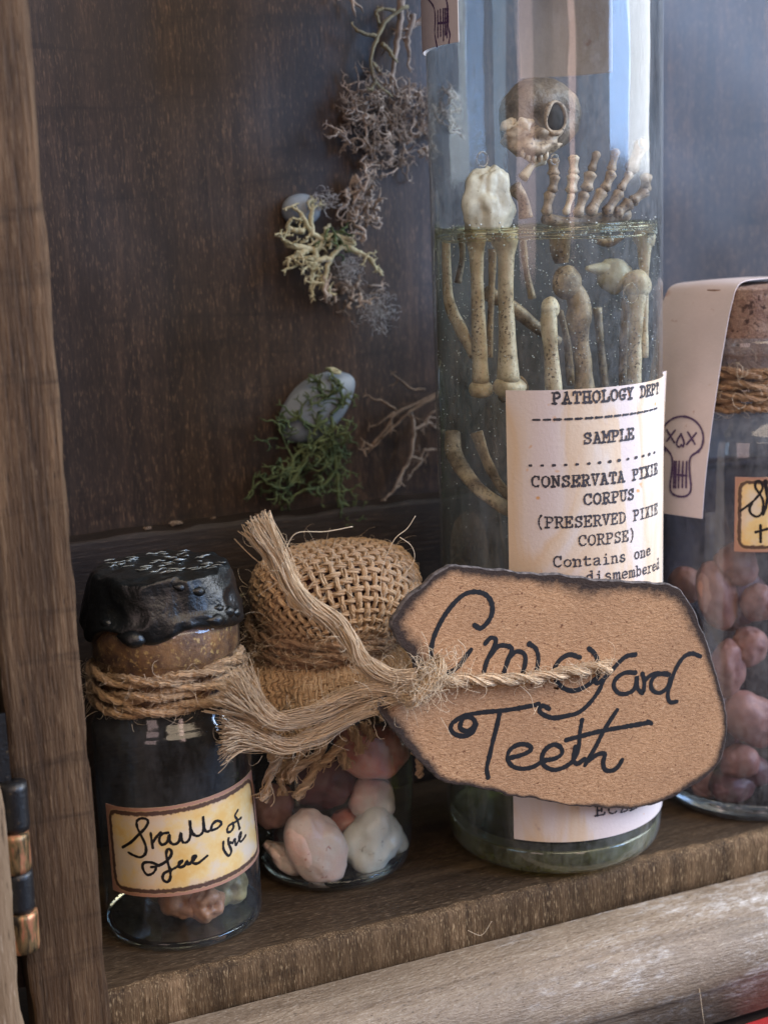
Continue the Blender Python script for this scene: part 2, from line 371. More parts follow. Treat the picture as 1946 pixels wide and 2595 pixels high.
def paper_white():
    t = NT('stained_white_label')
    nz = t.noise(t.co((.5, .5, .22), (.2, .3, 0)), 1, 4, .5, 1.2); nf = t.noise(t.co((1, 1, 1)), 14, 4, .6); sp = t.noise(t.co((1, 1, 1)), 2.6, 2, .5)
    c = t.ramp(nz, [(.38, (.70, .60, .57)), (.48, (.72, .62, .56)), (.54, (.70, .53, .37)), (.61, (.73, .59, .45)), (.68, (.74, .66, .60))])
    c = t.mix(t.ramp(sp, [(.70, 0.0), (.76, .85)]), c, (.66, .30, .06))
    c = t.mix(t.ramp(sp, [(.24, .55), (.30, 0.0)]), c, (.45, .30, .27))
    t.bsdf(Base_Color=c, Roughness=.6, Normal=t.bump(nf, .35, .02)); return t.m
M_lab = paper_white()
M_strip = plain('cream_paper_strip', (.64, .545, .525), .65, .1, .8, bump=.25, bscale=12, speck=((.42, .25, .20), 2.3, .70))
M_peb_p = plain('pink_white_pebble', (.66, .45, .36), .34, .2, 1.3, col2=(.62, .52, .44), bump=.5, bscale=4, bdist=.06, sss=.15, speck=((.40, .18, .14), 6, .66))
M_peb_w = plain('white_pebble', (.72, .71, .62), .35, .2, 1.1, col2=(.58, .56, .47), bump=.2, bscale=5, sss=.2, speck=((.16, .13, .10), 7, .66))
M_peb_r = plain('salmon_pebble', (.56, .16, .11), .35, .2, 1.1, col2=(.58, .36, .29), bump=.2, bscale=5, sss=.15)
M_peb_m = plain('maroon_pebble', (.15, .05, .05), .45, .3, 1.4, col2=(.08, .035, .04), bump=.3, bscale=5)
M_peb_g = plain('half_pink_pebble', (.60, .30, .25), .4, .2, .55, col2=(.60, .58, .50), bump=.2, bscale=5, sss=.15)
M_nut = plain('pinkish_brown_nut', (.52, .30, .23), .5, .3, 1.2, col2=(.28, .13, .105), bump=.5, bscale=5)
M_orange = plain('orange_resin', (.55, .28, .15), .45, .4, 1.6, col2=(.26, .12, .06), bump=.6, bscale=5)
M_olive = plain('olive_resin', (.48, .40, .20), .45, .4, 1.6, col2=(.15, .12, .05), bump=.5, bscale=5)

# ------------------------------------------------------------------ the cabinet
cab = thing('wooden_cabinet', 'dark brown stained wooden cabinet whose open shelf holds the jars', 'cabinet', (0, 27, 0))
def slab(name, mat, x, y, z, nx, nz, amp=.02, parent=cab, bevel=.05):
    """box whose edges are softened and front a little uneven"""
    b = MB(); x0, x1 = x; y0, y1 = y; z0, z1 = z
    xs = np.r_[x0, x0 + bevel, np.linspace(x0 + 2 * bevel, x1 - 2 * bevel, nx), x1 - bevel, x1]
    zs = np.r_[z0, z0 + bevel, np.linspace(z0 + 2 * bevel, z1 - 2 * bevel, nz), z1 - bevel, z1]
    X, Z = np.meshgrid(xs, zs, indexing='ij')
    d = np.minimum(np.minimum(X - x0, x1 - X), np.minimum(Z - z0, z1 - Z))
    Y = y0 + np.where(d < bevel * .5, bevel, np.where(d < bevel * 1.5, bevel * .25, 0)) + amp * vnoise(np.stack([X * .7, Z * .7 + 9, X * 0 + 3], -1)) * (d > 0)
    jx = amp * 1.5 * vnoise(np.stack([X * 0, Z * 2.1, X * 0 + 5], -1)) * ((X == x0) | (X == x1)); jz = amp * 1.5 * vnoise(np.stack([X * 2.1, Z * 0, X * 0 + 8], -1)) * ((Z == z0) | (Z == z1))
    X = X + jx; Z = Z + jz
    F = np.stack([X, Y, Z], -1); b.grid(F)
    n, m = X.shape
    rim = [(i, 0) for i in range(n)] + [(n - 1, j) for j in range(1, m)] + [(i, m - 1) for i in range(n - 2, -1, -1)] + [(0, j) for j in range(m - 2, 0, -1)]
    A = np.array([F[i, j] for i, j in rim]); B = A.copy(); B[:, 1] = y1
    b.grid(np.stack([B, A]), closed=True); b.add(B, [tuple(range(len(B)))])
    return b.build(name, mat, parent)
slab('back_panel', M_back, (4.0, 46.5), (34.95, 35.8), (-1.0, 34), 90, 60, .03)
slab('back_rail', M_rail, (4.0, 46.5), (34.05, 34.93), (.01, 7.95), 110, 12, .035, bevel=.06)
slab('side_post', M_post, (3.55, 5.06), (27.05, 28.0), (-6, 35.2), 14, 150, .02, bevel=.05)
MB().box(3.2, 4.6, 28.03, 34.9, .02, 34).build('side_panel', M_rail, cab, False)
MB().box(46.3, 47.2, 27.1, 34.9, .02, 34).build('side_panel', M_rail, cab, False)
MB().box(3.6, 47.2, 28.03, 34.9, 34.03, 35.2).build('top_board', M_rail, cab, False)
# shelf: profile swept along x, worn front arris
def sweep(name, mat, prof, x0, x1, n, amp, seed, amps=None):
    b = MB(); prof = np.array(prof, float); xs = np.linspace(x0, x1, n)
    V = np.zeros((n, len(prof), 3)); V[..., 0] = xs[:, None]; V[..., 1:] = prof[None]
    nz1 = vnoise(np.stack([V[..., 0] * .45, V[..., 1] * .5 + seed, V[..., 2] * .6], -1)); nz2 = vnoise(np.stack([V[..., 0] * 3.1, V[..., 1] * 3 + seed, V[..., 2] * 3], -1))
    w = np.ones(len(prof)) if amps is None else np.array(amps)
    V[..., 1] += amp * w * (nz1 + .35 * nz2); V[..., 2] += amp * .6 * w * (np.roll(nz1, 3, 0) + .5 * nz2)
    V[..., 0] = xs[:, None]
    b.grid(V, flip=True)
    for e in (0, -1): b.add(V[e], [tuple(range(len(prof)))])
    return b.build(name, mat, cab)
sweep('shelf_board', M_shelf, [(34.5, 0), (31, 0), (29, 0), (28, 0), (27.45, -.01), (27.32, -.025)], 5.0, 46.4, 330, .05, 3, [0, 0, 0, .05, .7, 1])
sweep('shelf_front', M_front, [(27.34, -.02), (27.24, -.07), (27.17, -.17), (27.14, -.4), (27.14, -.8), (27.16, -1.35), (27.9, -1.36)], 5.07, 46.4, 400, .06, 3, [1, 1, .6, .4, .3, .2, 0])
sweep('front_moulding', M_mould, [(27.13, -1.08), (26.9, -1.09), (26.55, -1.14), (26.2, -1.26), (25.85, -1.46), (25.6, -1.72), (25.45, -2.05), (25.4, -2.4), (25.46, -2.7), (25.6, -2.86), (25.72, -2.95), (25.74, -3.85), (26.8, -3.87)], 3.0, 47.2, 400, .035, 21, [.2, .6, 1, 1, 1, 1, 1, 1, 1, 1, .5, .2, 0])
# hinge on the left edge of the post, and the door it carries
H = crop(0, 1900, 3.183)
def hp(x, y, Y=26.85): return onY(*H([(x, y)])[0], Y)
slab('cabinet_door', M_door, (-3.5, 3.25), (26.35, 27.0), (-6, 30), 16, 120, .03, bevel=.08)
hinge = MB(); hinge.box(3.27, 3.53, 26.98, 27.04, 2.2, 6.3); hinge = hinge.build('hinge', M_kblk, cab, False)
for (x, y0, y1, w, mt) in ((110, 262, 640, .26, M_kblk), (108, 664, 968, .31, M_brass), (150, 972, 1290, .28, M_kblk), (168, 1294, 1598, .34, M_brass)):
    A, B_ = hp(x, y0), hp(x + (y1 - y0) * .07, y1)
    b = MB(); P = np.linspace(A, B_, 9); r = np.full(9, w); r[0] = r[-1] = w * .95
    b.tube(P, r, 18); b.build('hinge_knuckle', mt, hinge)
b = MB(); P = sm([hp(30, 985), hp(45, 1120), hp(68, 1270)], 5); b.tube(P, .10, 8); b.build('wood_sliver', M_door, cab)

tbl = MB(); xs = np.linspace(-60, 110, 40); ys = np.linspace(-30, 60, 40); XX, YY = np.meshgrid(xs, ys, indexing='ij')
tag(tbl.grid(np.stack([XX, YY, -4.15 + 0 * XX], -1)) or tbl.build('table_surface', M_rail), kind='structure')
b = MB(); xs = np.linspace(20.1, 44, 90); ys = np.linspace(24.7, 25.68, 14); XX, YY = np.meshgrid(xs, ys, indexing='ij')
b.grid(np.stack([XX + .3 * vnoise(np.stack([YY * .4, XX * 0, XX * 0], -1)), YY, -4.02 + .06 * vnoise(np.stack([XX * .6, YY * .6, XX * 0], -1))], -1))
tag(b.build('red_cloth', M_red, None, loc=(24, 25, -4)), 'bright red cloth on the table below the cabinet moulding', 'cloth')

# ------------------------------------------------------------------ fibre helpers
def hairs_on(b, P, n, L=(.25, .9), off=.15, r=.004, curl=1.0):
    P = np.asarray(P)
    for _ in range(n):
        p = P[rnd.randrange(len(P))] + rng.normal(size=3) * off * .6
        d = rng.normal(size=3); d /= np.linalg.norm(d); l = rnd.uniform(*L); q = [p]; ax = rng.normal(size=3) * curl
        for k_ in range(7):
            d = d + np.cross(ax, d) * .28 + rng.normal(size=3) * .16; d /= np.linalg.norm(d); q.append(q[-1] + d * l / 7)
        b.tube(np.array(q), np.linspace(r, r * .5, 8), 3, cap=False)
def rope(b, P, r, plies=2, pitch=.55, k=7, jit=.006, fib=9):
    P = np.asarray(P, float); L = np.r_[0, np.cumsum(np.linalg.norm(np.diff(P, axis=0), axis=1))]
    n = max(int(L[-1] / .05), 8); s_ = np.linspace(0, L[-1], n); C = np.stack([np.interp(s_, L, P[:, i]) for i in range(3)], -1)
    T = np.gradient(C, axis=0); T /= np.linalg.norm(T, axis=1)[:, None]
    N = np.cross(T[0], [.1, .2, 1]); N /= np.linalg.norm(N); Ns = [N]
    for i in range(1, n): N = N - T[i] * (N @ T[i]); N /= np.linalg.norm(N); Ns.append(N)
    Ns = np.array(Ns); Bs = np.cross(T, Ns)
    rr = np.interp(s_, L, r) if not np.isscalar(r) else np.full(n, r)
    for q in range(plies):
        a = s_ / pitch * 2 * np.pi + q / plies * 2 * np.pi
        c = C + (rr * .46)[:, None] * (np.cos(a)[:, None] * Ns + np.sin(a)[:, None] * Bs) + rng.normal(size=(n, 3)) * jit
        b.tube(c, rr * .46, 5, tw=3)
        for w in range(fib):
            a2 = w / fib * 2 * np.pi + s_ * (3.2 + .25 * rng.normal()) + rng.normal() * .2; rad = rr * .47 * (1 + .10 * rng.normal() + .06 * np.sin(s_ * rng.uniform(3, 9)))
            b.tube(c + rad[:, None] * (np.cos(a2)[:, None] * Ns + np.sin(a2)[:, None] * Bs) + rng.normal(size=(n, 3)) * jit * .5, rr * rng.uniform(.06, .13) * (9 / (fib + 3)) ** .4, 3, cap=False)
def frayed(b, path, r, n, spread, k=3, fr=.013, tail=.3, seed=1):
    """bundle of loose fibres; the first part of the path is the frayed end"""
    g = np.random.default_rng(seed); P = sm(path, 6); m = len(P)
    T = np.gradient(P, axis=0); T /= np.linalg.norm(T, axis=1)[:, None]
    N = np.cross(T[m // 2], [.1, .9, .1]); N /= np.linalg.norm(N); Ns = np.array([N - t * (N @ t) for t in T]); Ns /= np.linalg.norm(Ns, axis=1)[:, None]; Bs = np.cross(T, Ns)
    s_ = np.linspace(0, 1, m)
    for i in range(n):
        rad = math.sqrt(g.random()) * r; a0 = g.random() * 6.28; tw = 2.2 + g.normal() * .5
        sp = spread * g.normal() * .5; spb = spread * .4 * g.normal(); st = g.integers(0, max(2, int(m * .10)))
        f = np.clip((tail - s_) / tail, 0, 1) ** 1.5; w1, w2 = g.normal(size=2) * .042
        a = a0 + tw * s_ * 2; env = 1 - .35 * np.clip((s_ - .8) / .2, 0, 1)
        Q = P + (rad * env * np.cos(a) + sp * f + w1 * np.sin(s_ * 14 + a0))[:, None] * Ns + (rad * env * np.sin(a) * .75 + spb * f + w2 * np.cos(s_ * 11))[:, None] * Bs
        Q = Q[st:]
        b.tube(Q, np.full(len(Q), fr * g.uniform(.6, 1.25)), k, cap=False)
def ring(cx, cy, r, z, a0=0, a1=2 * math.pi, n=90, tilt=0, wob=.0, ph=0):
    t = np.linspace(a0, a1, n); return np.stack([cx + r * np.cos(t), cy + r * np.sin(t), z + tilt * np.cos(t - ph) + wob * np.sin(3 * t + ph)], -1)

# ------------------------------------------------------------------ writing helpers
def ribbon(b, pts2, w, mapf, rough=.12, lift0=0.0):
    """flat stroke of ink: pts2 in surface coordinates (cm), mapf takes (a, b, lift) to the place"""
    P = np.asarray(pts2, float); L = np.r_[0, np.cumsum(np.linalg.norm(np.diff(P, axis=0), axis=1))]
    n = max(int(L[-1] / (w * .35)), 2); s_ = np.linspace(0, L[-1], n + 1); C = np.stack([np.interp(s_, L, P[:, i]) for i in range(2)], -1)
    T = np.gradient(C, axis=0); T /= np.linalg.norm(T, axis=1)[:, None] + 1e-9; N = np.stack([-T[:, 1], T[:, 0]], -1)
    hw = w / 2 * (1 + rough * rng.normal(size=n + 1) + 1.6 * rough * vnoise(np.stack([s_ / w * .45, s_ * 0 + P[0, 0], s_ * 0 + P[0, 1]], -1))); V = []; 
    for i in range(n + 1):
        li = lift0 + .0006 * (i % 2) + .0002 * (i % 5)
        V.append([mapf(*(C[i] + N[i] * hw[i]), li), mapf(*C[i], li + .0012), mapf(*(C[i] - N[i] * hw[i]), li)])
    b.grid(np.array(V))
    for e in (0, n):            # round ends
        c = C[e]; k_ = 9; pts = [mapf(*(c + hw[e] * 1.08 * np.array([math.cos(t), math.sin(t)])), lift0 + .0008) for t in np.linspace(0, 6.283, k_, endpoint=False)]
        b.add(pts, [tuple(range(k_))])
G = {  # typewriter capitals as strokes on a 4 x 6 cell, slab serifs included
 'A': [[(0, 0), (1.3, 0)], [(2.7, 0), (4, 0)], [(.6, 0), (2, 6), (3.4, 0)], [(1.1, 2), (2.9, 2)], [(1, 6), (2, 6)]],
 'C': [[(3.6, 4.2), (3.6, 5.9)], [(3.6, 5), (2.8, 5.9), (1.6, 5.9), (.5, 4.8), (.3, 3), (.6, 1.1), (1.7, .1), (2.8, .1), (3.7, 1)]],
 'D': [[(0, 0), (2, 0), (3.4, 1), (3.8, 3), (3.4, 5), (2, 6), (0, 6)], [(.8, 0), (.8, 6)]],
 'E': [[(0, 0), (3.6, 0), (3.6, 1.5)], [(0, 6), (3.5, 6), (3.5, 4.6)], [(.8, 0), (.8, 6)], [(.8, 3.1), (2.4, 3.1)], [(2.4, 2.4), (2.4, 3.8)]],
 'G': [[(3.5, 4.4), (3.5, 5.9)], [(3.5, 5), (2.7, 5.9), (1.5, 5.9), (.4, 4.6), (.3, 2.6), (.8, .8), (1.9, .1), (3.3, .5), (3.3, 2.5)], [(2.2, 2.5), (4, 2.5)]],
 'H': [[(0, 0), (1.5, 0)], [(2.5, 0), (4, 0)], [(0, 6), (1.5, 6)], [(2.5, 6), (4, 6)], [(.7, 0), (.7, 6)], [(3.3, 0), (3.3, 6)], [(.7, 3), (3.3, 3)]],
 'I': [[(.7, 0), (3.3, 0)], [(.7, 6), (3.3, 6)], [(2, 0), (2, 6)]],
 'L': [[(0, 0), (3.8, 0), (3.8, 2)], [(0, 6), (2, 6)], [(1, 0), (1, 6)]],
 'M': [[(-.2, 0), (1.2, 0)], [(2.8, 0), (4.2, 0)], [(-.2, 6), (.6, 6), (2, 2.4), (3.4, 6), (4.2, 6)], [(.5, 0), (.5, 6)], [(3.5, 0), (3.5, 6)]],
 'N': [[(0, 0), (1.4, 0)], [(-.1, 6), (.8, 6), (3.3, 0), (3.3, 6)], [(2.5, 6), (4.1, 6)], [(.7, 0), (.7, 6)]],
 'O': [[(2, 0), (.8, .7), (.3, 2), (.3, 4), (.8, 5.3), (2, 6), (3.2, 5.3), (3.7, 4), (3.7, 2), (3.2, .7), (2, 0)]],
 'P': [[(0, 0), (2, 0)], [(0, 6), (2.4, 6), (3.5, 5.4), (3.6, 4), (2.8, 2.9), (.9, 2.8)], [(.9, 0), (.9, 6)]],
 'R': [[(0, 0), (1.6, 0)], [(0, 6), (2.4, 6), (3.4, 5.4), (3.4, 4), (2.6, 3.1), (.8, 3)], [(.8, 0), (.8, 6)], [(2.2, 3), (3.4, .1), (4.1, 0)]],
 'S': [[(3.3, 4.4), (3.3, 5.9)], [(3.3, 5), (2.3, 6), (1, 5.6), (.5, 4.6), (1.1, 3.5), (2.9, 2.8), (3.6, 1.6), (3, .4), (1.7, 0), (.5, .9)], [(.5, 0), (.5, 1.7)]],
 'T': [[(.2, 4.4), (.2, 6), (3.8, 6), (3.8, 4.4)], [(2, 0), (2, 6)], [(1.1, 0), (2.9, 0)]],
 'U': [[(0, 6), (1.5, 6)], [(2.5, 6), (4, 6)], [(.7, 6), (.7, 1.4), (1.4, .1), (2.6, .1), (3.3, 1.4), (3.3, 6)]],
 'V': [[(-.1, 6), (1.3, 6)], [(2.7, 6), (4.1, 6)], [(.5, 6), (2, 0), (3.5, 6)]],
 'X': [[(0, 6), (1.4, 6)], [(2.6, 6), (4, 6)], [(0, 0), (1.4, 0)], [(2.6, 0), (4, 0)], [(.6, 6), (3.4, 0)], [(3.4, 6), (.6, 0)]],
 'Y': [[(0, 6), (1.4, 6)], [(2.6, 6), (4, 6)], [(.6, 6), (2, 3)], [(3.4, 6), (2, 3), (2, 0)], [(1.1, 0), (2.9, 0)]],
 'Z': [[(.5, 4.6), (.5, 6), (3.4, 6), (.4, 0), (3.6, 0), (3.6, 1.5)]],
 '(': [[(2.9, 6.8), (1.9, 5), (1.7, 2.8), (2, .8), (2.9, -1)]], ')': [[(1.1, 6.8), (2.1, 5), (2.3, 2.8), (2, .8), (1.1, -1)]],
 'a': [[(.7, 3.6), (1.4, 4.1), (2.6, 4.1), (3.1, 3.4), (3.1, .2), (3.8, .05)], [(3.1, 2.4), (1.3, 2.2), (.4, 1.2), (.8, .2), (2, 0), (3.1, .9)]],
 'b': [[(0, 6.1), (.8, 6.1), (.8, .1)], [(.8, 2.8), (1.7, 4), (2.9, 3.8), (3.6, 2), (2.9, .3), (1.8, 0), (.8, .9)]],
 'd': [[(2.4, 6.1), (3.2, 6.1), (3.2, .1), (4, .1)], [(3.2, 2.8), (2.3, 4), (1.1, 3.8), (.4, 2), (1.1, .3), (2.2, 0), (3.2, .9)]],
 'e': [[(.5, 2.1), (3.6, 2.1), (3.2, 3.6), (2, 4.1), (.8, 3.5), (.4, 2), (.9, .5), (2, 0), (3.5, .6)]],
 'i': [[(1, 4), (2.1, 4), (2.1, 0)], [(.7, 0), (3.5, 0)], [(2, 5.4), (2, 5.8)]],
 'm': [[(-.2, 4), (.4, 4), (.4, 0)], [(.4, 3.2), (1.2, 4.1), (2, 3.4), (2, 0)], [(2, 3.2), (2.8, 4.1), (3.6, 3.4), (3.6, 0)], [(-.1, 0), (.9, 0)], [(3.2, 0), (4.2, 0)]],
 'n': [[(0, 4), (.8, 4), (.8, 0)], [(.8, 3), (1.8, 4.1), (2.9, 3.8), (3.2, 2.8), (3.2, 0)], [(.1, 0), (1.5, 0)], [(2.5, 0), (3.9, 0)]],
 'o': [[(2, 0), (.7, .7), (.4, 2), (.8, 3.5), (2, 4.1), (3.2, 3.5), (3.6, 2), (3.2, .6), (2, 0)]],
 'r': [[(.2, 4), (1.2, 4), (1.2, 0)], [(1.2, 2.6), (2.2, 3.9), (3.4, 4), (3.7, 3.5)], [(.2, 0), (2.6, 0)]],
 's': [[(3.1, 3.2), (2.8, 4), (1.5, 4.1), (.7, 3.3), (1.3, 2.3), (2.9, 1.8), (3.4, .9), (2.6, .05), (1.3, .05), (.6, .9)]],
 't': [[(1.2, 5.4), (1.2, .9), (2, .05), (3.4, .5)], [(.2, 3.9), (3.2, 3.9)]],
}

# ================================================================== SKULL JAR (left)
KX, KY = 7.4, 29.6
jar = thing('glass_bottle', 'small wax-sealed glass bottle with a yellow handwritten label, beside the left post', 'bottle', (KX, KY, 0), 'stoppered jars and bottles on the shelf')
prof = [(0, .02), (1.5, .02), (1.69, .03), (1.75, .14), (1.76, .5), (1.75, 2.5), (1.75, 4.55), (1.70, 4.85), (1.60, 5.05), (1.56, 5.15), (1.53, 5.4), (1.53, 6.2), (1.55, 6.3), (1.60, 6.34), (1.61, 6.5), (1.61, 6.95), (1.58, 7.05)]
MB().lathe(sm(prof, 3), KX, KY, 96).build('glass_body', M_glass, jar)
MB().lathe([(0, .05), (1.5, .05), (1.68, .08), (1.72, .22), (1.64, .20), (1.3, .15), (0, .13)], KX, KY, 72).build('glass_base', M_base, jar)
MB().lathe([(0, 5.3), (1.48, 5.3), (1.50, 5.6), (1.52, 6.3), (1.575, 6.36), (1.58, 6.9), (1.5, 7.3), (0, 7.3)], KX, KY, 64).build('cork', M_corkb, jar)
def waxw(rr, zz, th):
    P = np.stack([np.cos(th) * rr * 1.1 + 4, np.sin(th) * rr * 1.1 + 7, zz * 1.2 + 0 * th], -1); Q = np.stack([np.cos(th) * rr * 3 + 14, np.sin(th) * rr * 3 + 17, zz * 2.5 + 0 * th], -1)
    side = np.clip((zz - 6.6) / .5, 0, 1); low = np.clip((7.5 - zz) / .6, 0, 1)
    top = np.clip((zz - 8.0) / .1, 0, 1)
    rg = 1 - 2 * np.abs(vnoise(Q * .8 + 5)); return rr + .11 * vnoise(P) * (rr > .3) + .05 * rg * (rr > .3) * side, zz + low * .17 * (np.sin(5 * th + 1) * .5 + vnoise(np.stack([th * 1.9 + 3, th * 0 + 2, 0 * zz + th * 0], -1)) * 1.2) * (rr > 1.45) + top * (.05 * vnoise(Q * 1.3) + .02 * vnoise(Q * 2.6))
wp = sm([(1.50, 7.0), (1.66, 6.96), (1.74, 7.06), (1.70, 7.25), (1.62, 7.5), (1.55, 7.8), (1.50, 8.0), (1.42, 8.14), (1.2, 8.2), (.8, 8.21), (.4, 8.2), (0.001, 8.2)], 6)
MB().lathe(wp, KX, KY, 180, waxw).build('wax_seal', M_wax, jar)
b = MB()
for (az, z, r_, w) in ((-66, 7.22, 1.70, .16), (-52, 7.30, 1.68, .14), (-60, 7.42, 1.62, .11), (-42, 7.2, 1.7, .12), (-128, 7.02, 1.70, .20), (-75, 7.86, 1.5, .12), (-90, 8.0, 1.46, .09), (-150, 7.3, 1.66, .12)):
    a = math.radians(az); c = np.array([KX + r_ * math.cos(a), KY + r_ * math.sin(a), z]); t = np.array([-math.sin(a), math.cos(a), 0])
    b.tube(sm([c - t * w * 1.6 + [0, 0, .05], c, c + t * w * 1.5 + [0, 0, -.04]], 5), [w * .1] + [w * .9 * math.sin(math.pi * q / 11) + .01 for q in range(1, 10)] + [w * .1], 12)
b.build('wax_drip', M_wax, jar)
b = MB(); gw = np.random.default_rng(77)  # pale flakes laid on the wax top as its painted highlights
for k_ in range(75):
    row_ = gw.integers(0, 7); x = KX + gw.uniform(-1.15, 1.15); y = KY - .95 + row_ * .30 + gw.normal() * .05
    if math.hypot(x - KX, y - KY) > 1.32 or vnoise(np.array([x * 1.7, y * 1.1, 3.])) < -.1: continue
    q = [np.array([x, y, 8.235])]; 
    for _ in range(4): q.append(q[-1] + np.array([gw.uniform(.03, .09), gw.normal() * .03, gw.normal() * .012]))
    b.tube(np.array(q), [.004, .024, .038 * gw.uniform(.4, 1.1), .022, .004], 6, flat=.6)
tag(b.build('wax_glint', M_glint, jar), kind='stuff')
b = MB(); hb = MB()
for i in range(3):
    P = ring(KX, KY, 1.61, 5.48 + i * .27, tilt=.09, ph=.6 - i, wob=.03, n=120); rope(b, P, .16, 2, 2.3, 7, .012, 22); hairs_on(hb, P, 200, (.2, .6), .16, .0045)
tw = b.build('neck_twine', M_jute, jar); hb.build('loose_fibre', M_hair, tw); tag(bpy.data.objects[tw.name].children[0], kind='stuff')
# its label
def cylmap(cx, cy, r):
    return lambda a, z, l=0: np.array([cx + (r + l) * math.cos(a / r), cy + (r + l) * math.sin(a / r), z])
def cyl_label(name, cx, cy, r, TL, TR, BR, BL, mat, parent, n=40, m=16, usize=(3.9, 2.0), curl=None, thick=.02):
    c = [onCyl(u, v, cx, cy, r) for u, v in (TL, TR, BR, BL)]; mp = cylmap(cx, cy, r); b = MB(); V = np.zeros((m, n, 3)); uv = np.zeros((m, n, 2)); V2 = V.copy()
    for i in range(m):
        for j in range(n):
            s, t = j / (n - 1), i / (m - 1)
            a = (c[3][0] * (1 - s) + c[2][0] * s) * (1 - t) + (c[0][0] * (1 - s) + c[1][0] * s) * t
            z = (c[3][1] * (1 - s) + c[2][1] * s) * (1 - t) + (c[0][1] * (1 - s) + c[1][1] * s) * t
            l = .012 + (curl(s, t) if curl else 0)
            V[i, j] = mp(a * r, z, l); V2[i, j] = mp(a * r, z, l - thick * .5); uv[i, j] = (s * usize[0], t * usize[1])
    b.grid(V, uv=uv); b.grid(V2, uv=uv, flip=True)
    for A, B_ in ((V[0], V2[0]), (V[-1], V2[-1]), (V[:, 0], V2[:, 0]), (V[:, -1], V2[:, -1])): b.grid(np.stack([A, B_]))
    return b.build(name, mat, parent), c
L6 = crop(260, 1950, 3.7705)
lab, c4 = cyl_label('paper_label', KX, KY, 1.765, *L6([(35, 322), (1418, 2), (1494, 780), (107, 1147)]), M_yel, jar)
TXT = [[(200, 740), (280, 690), (350, 620), (410, 560), (440, 500), (420, 470), (370, 465), (335, 490), (335, 540), (360, 600), (400, 680), (420, 740), (415, 800), (370, 835), (310, 820), (255, 790)],
 [(465, 605), (475, 680), (485, 745)], [(480, 700), (520, 640), (560, 600)],
 [(630, 600), (570, 615), (545, 670), (570, 715), (620, 690), (640, 620), (650, 690), (690, 712), (735, 680), (750, 600), (755, 650), (775, 695), (820, 680), (842, 610), (835, 480), (845, 570), (880, 625), (930, 625), (965, 570), (960, 440), (968, 540), (990, 590), (1030, 575), (1050, 520), (1095, 488), (1135, 510), (1100, 555), (1040, 580)],
 [(1240, 510), (1200, 540), (1188, 590), (1220, 592), (1248, 550), (1240, 510)], [(1290, 385), (1262, 440), (1285, 480), (1305, 560)], [(1240, 515), (1320, 460)],
 [(1152, 690), (1155, 760), (1200, 822), (1228, 775), (1200, 700), (1205, 640), (1200, 690), (1240, 700)], [(1245, 690), (1262, 660), (1268, 720), (1290, 690), (1318, 640), (1318, 598), (1300, 640), (1312, 688), (1340, 665), (1362, 630)],
 [(545, 915), (470, 885), (400, 890), (390, 940), (430, 1002), (490, 985), (515, 930), (470, 930)], [(510, 925), (590, 890), (650, 830), (662, 780), (630, 755), (612, 800), (625, 880), (648, 960), (650, 1035), (622, 1072), (580, 1045), (590, 990), (650, 960), (715, 925), (770, 865), (735, 885), (735, 930), (785, 915), (810, 870), (820, 905), (860, 870), (895, 825), (865, 830), (862, 885), (905, 895), (950, 865), (1000, 822)]]
b = MB()
for st in TXT:
    q = [onCyl(u, v, KX, KY, 1.765) for u, v in L6(st)]; ribbon(b, sm([(a * 1.765, z) for a, z in q], 6), .062, cylmap(KX, KY, 1.765), .10, .016)
b.build('handwriting', M_ink, lab)
def blob(name, mat, c, rad, label, cat, group=None, rot=(0, 0, 0), amp=.12, fr=1.3, dents=(), n=28, seed=None, parent=None):
    seed = rnd.random() * 30 if seed is None else seed
    t = np.linspace(0, np.pi, n); p = np.linspace(0, 2 * np.pi, 2 * n, endpoint=False); Tt, Pp = np.meshgrid(t, p, indexing='ij')
    D = np.stack([np.sin(Tt) * np.cos(Pp), np.sin(Tt) * np.sin(Pp), np.cos(Tt)], -1)
    s_ = 1 + amp * vnoise(D * fr + seed) + amp * .3 * vnoise(D * fr * 3 + seed)
    for (dx, w, dp) in dents:
        dx = np.array(dx) / np.linalg.norm(dx); s_ = s_ - dp * np.exp(-((D - dx) ** 2).sum(-1) / w ** 2)
    V = D * s_[..., None] * np.array(rad)
    Rm = np.array(Matrix.Rotation(rot[2], 3, 'Z') @ Matrix.Rotation(rot[1], 3, 'Y') @ Matrix.Rotation(rot[0], 3, 'X'))
    V = V @ Rm.T + np.array(c)
    b = MB(); b.grid(V, closed=True, flip=True); o = b.build(name, mat, parent, loc=None if parent else tuple(c))
    return tag(o, label, cat, group) if label else o
def inside(u, v, Y, cx, cy, rmax, zmin=0):
    """the point seen at a photo pixel at depth Y, kept within rmax of a jar's axis by sliding it along the line of sight"""
    p = onY(u, v, Y)
    if math.hypot(p[0] - cx, p[1] - cy) > rmax:
        d = ray(u, v); a = d[0]**2 + d[1]**2; b_ = -2 * (cx * d[0] + cy * d[1]); c_ = cx * cx + cy * cy - rmax * rmax; q = math.sqrt(max(b_ * b_ - 4 * a * c_, 0))
        ts = [(-b_ - q) / 2 / a, (-b_ + q) / 2 / a]; t = min(ts, key=lambda t: abs(EYE[1] + d[1] * t - Y)); p = EYE + d * t
        w = math.hypot(p[0] - cx, p[1] - cy)
        if w > rmax: p[0] = cx + (p[0] - cx) * rmax / w; p[1] = cy + (p[1] - cy) * rmax / w
    p[2] = max(p[2], zmin); return p
def px(u, v, Y): return onY(u, v, Y)
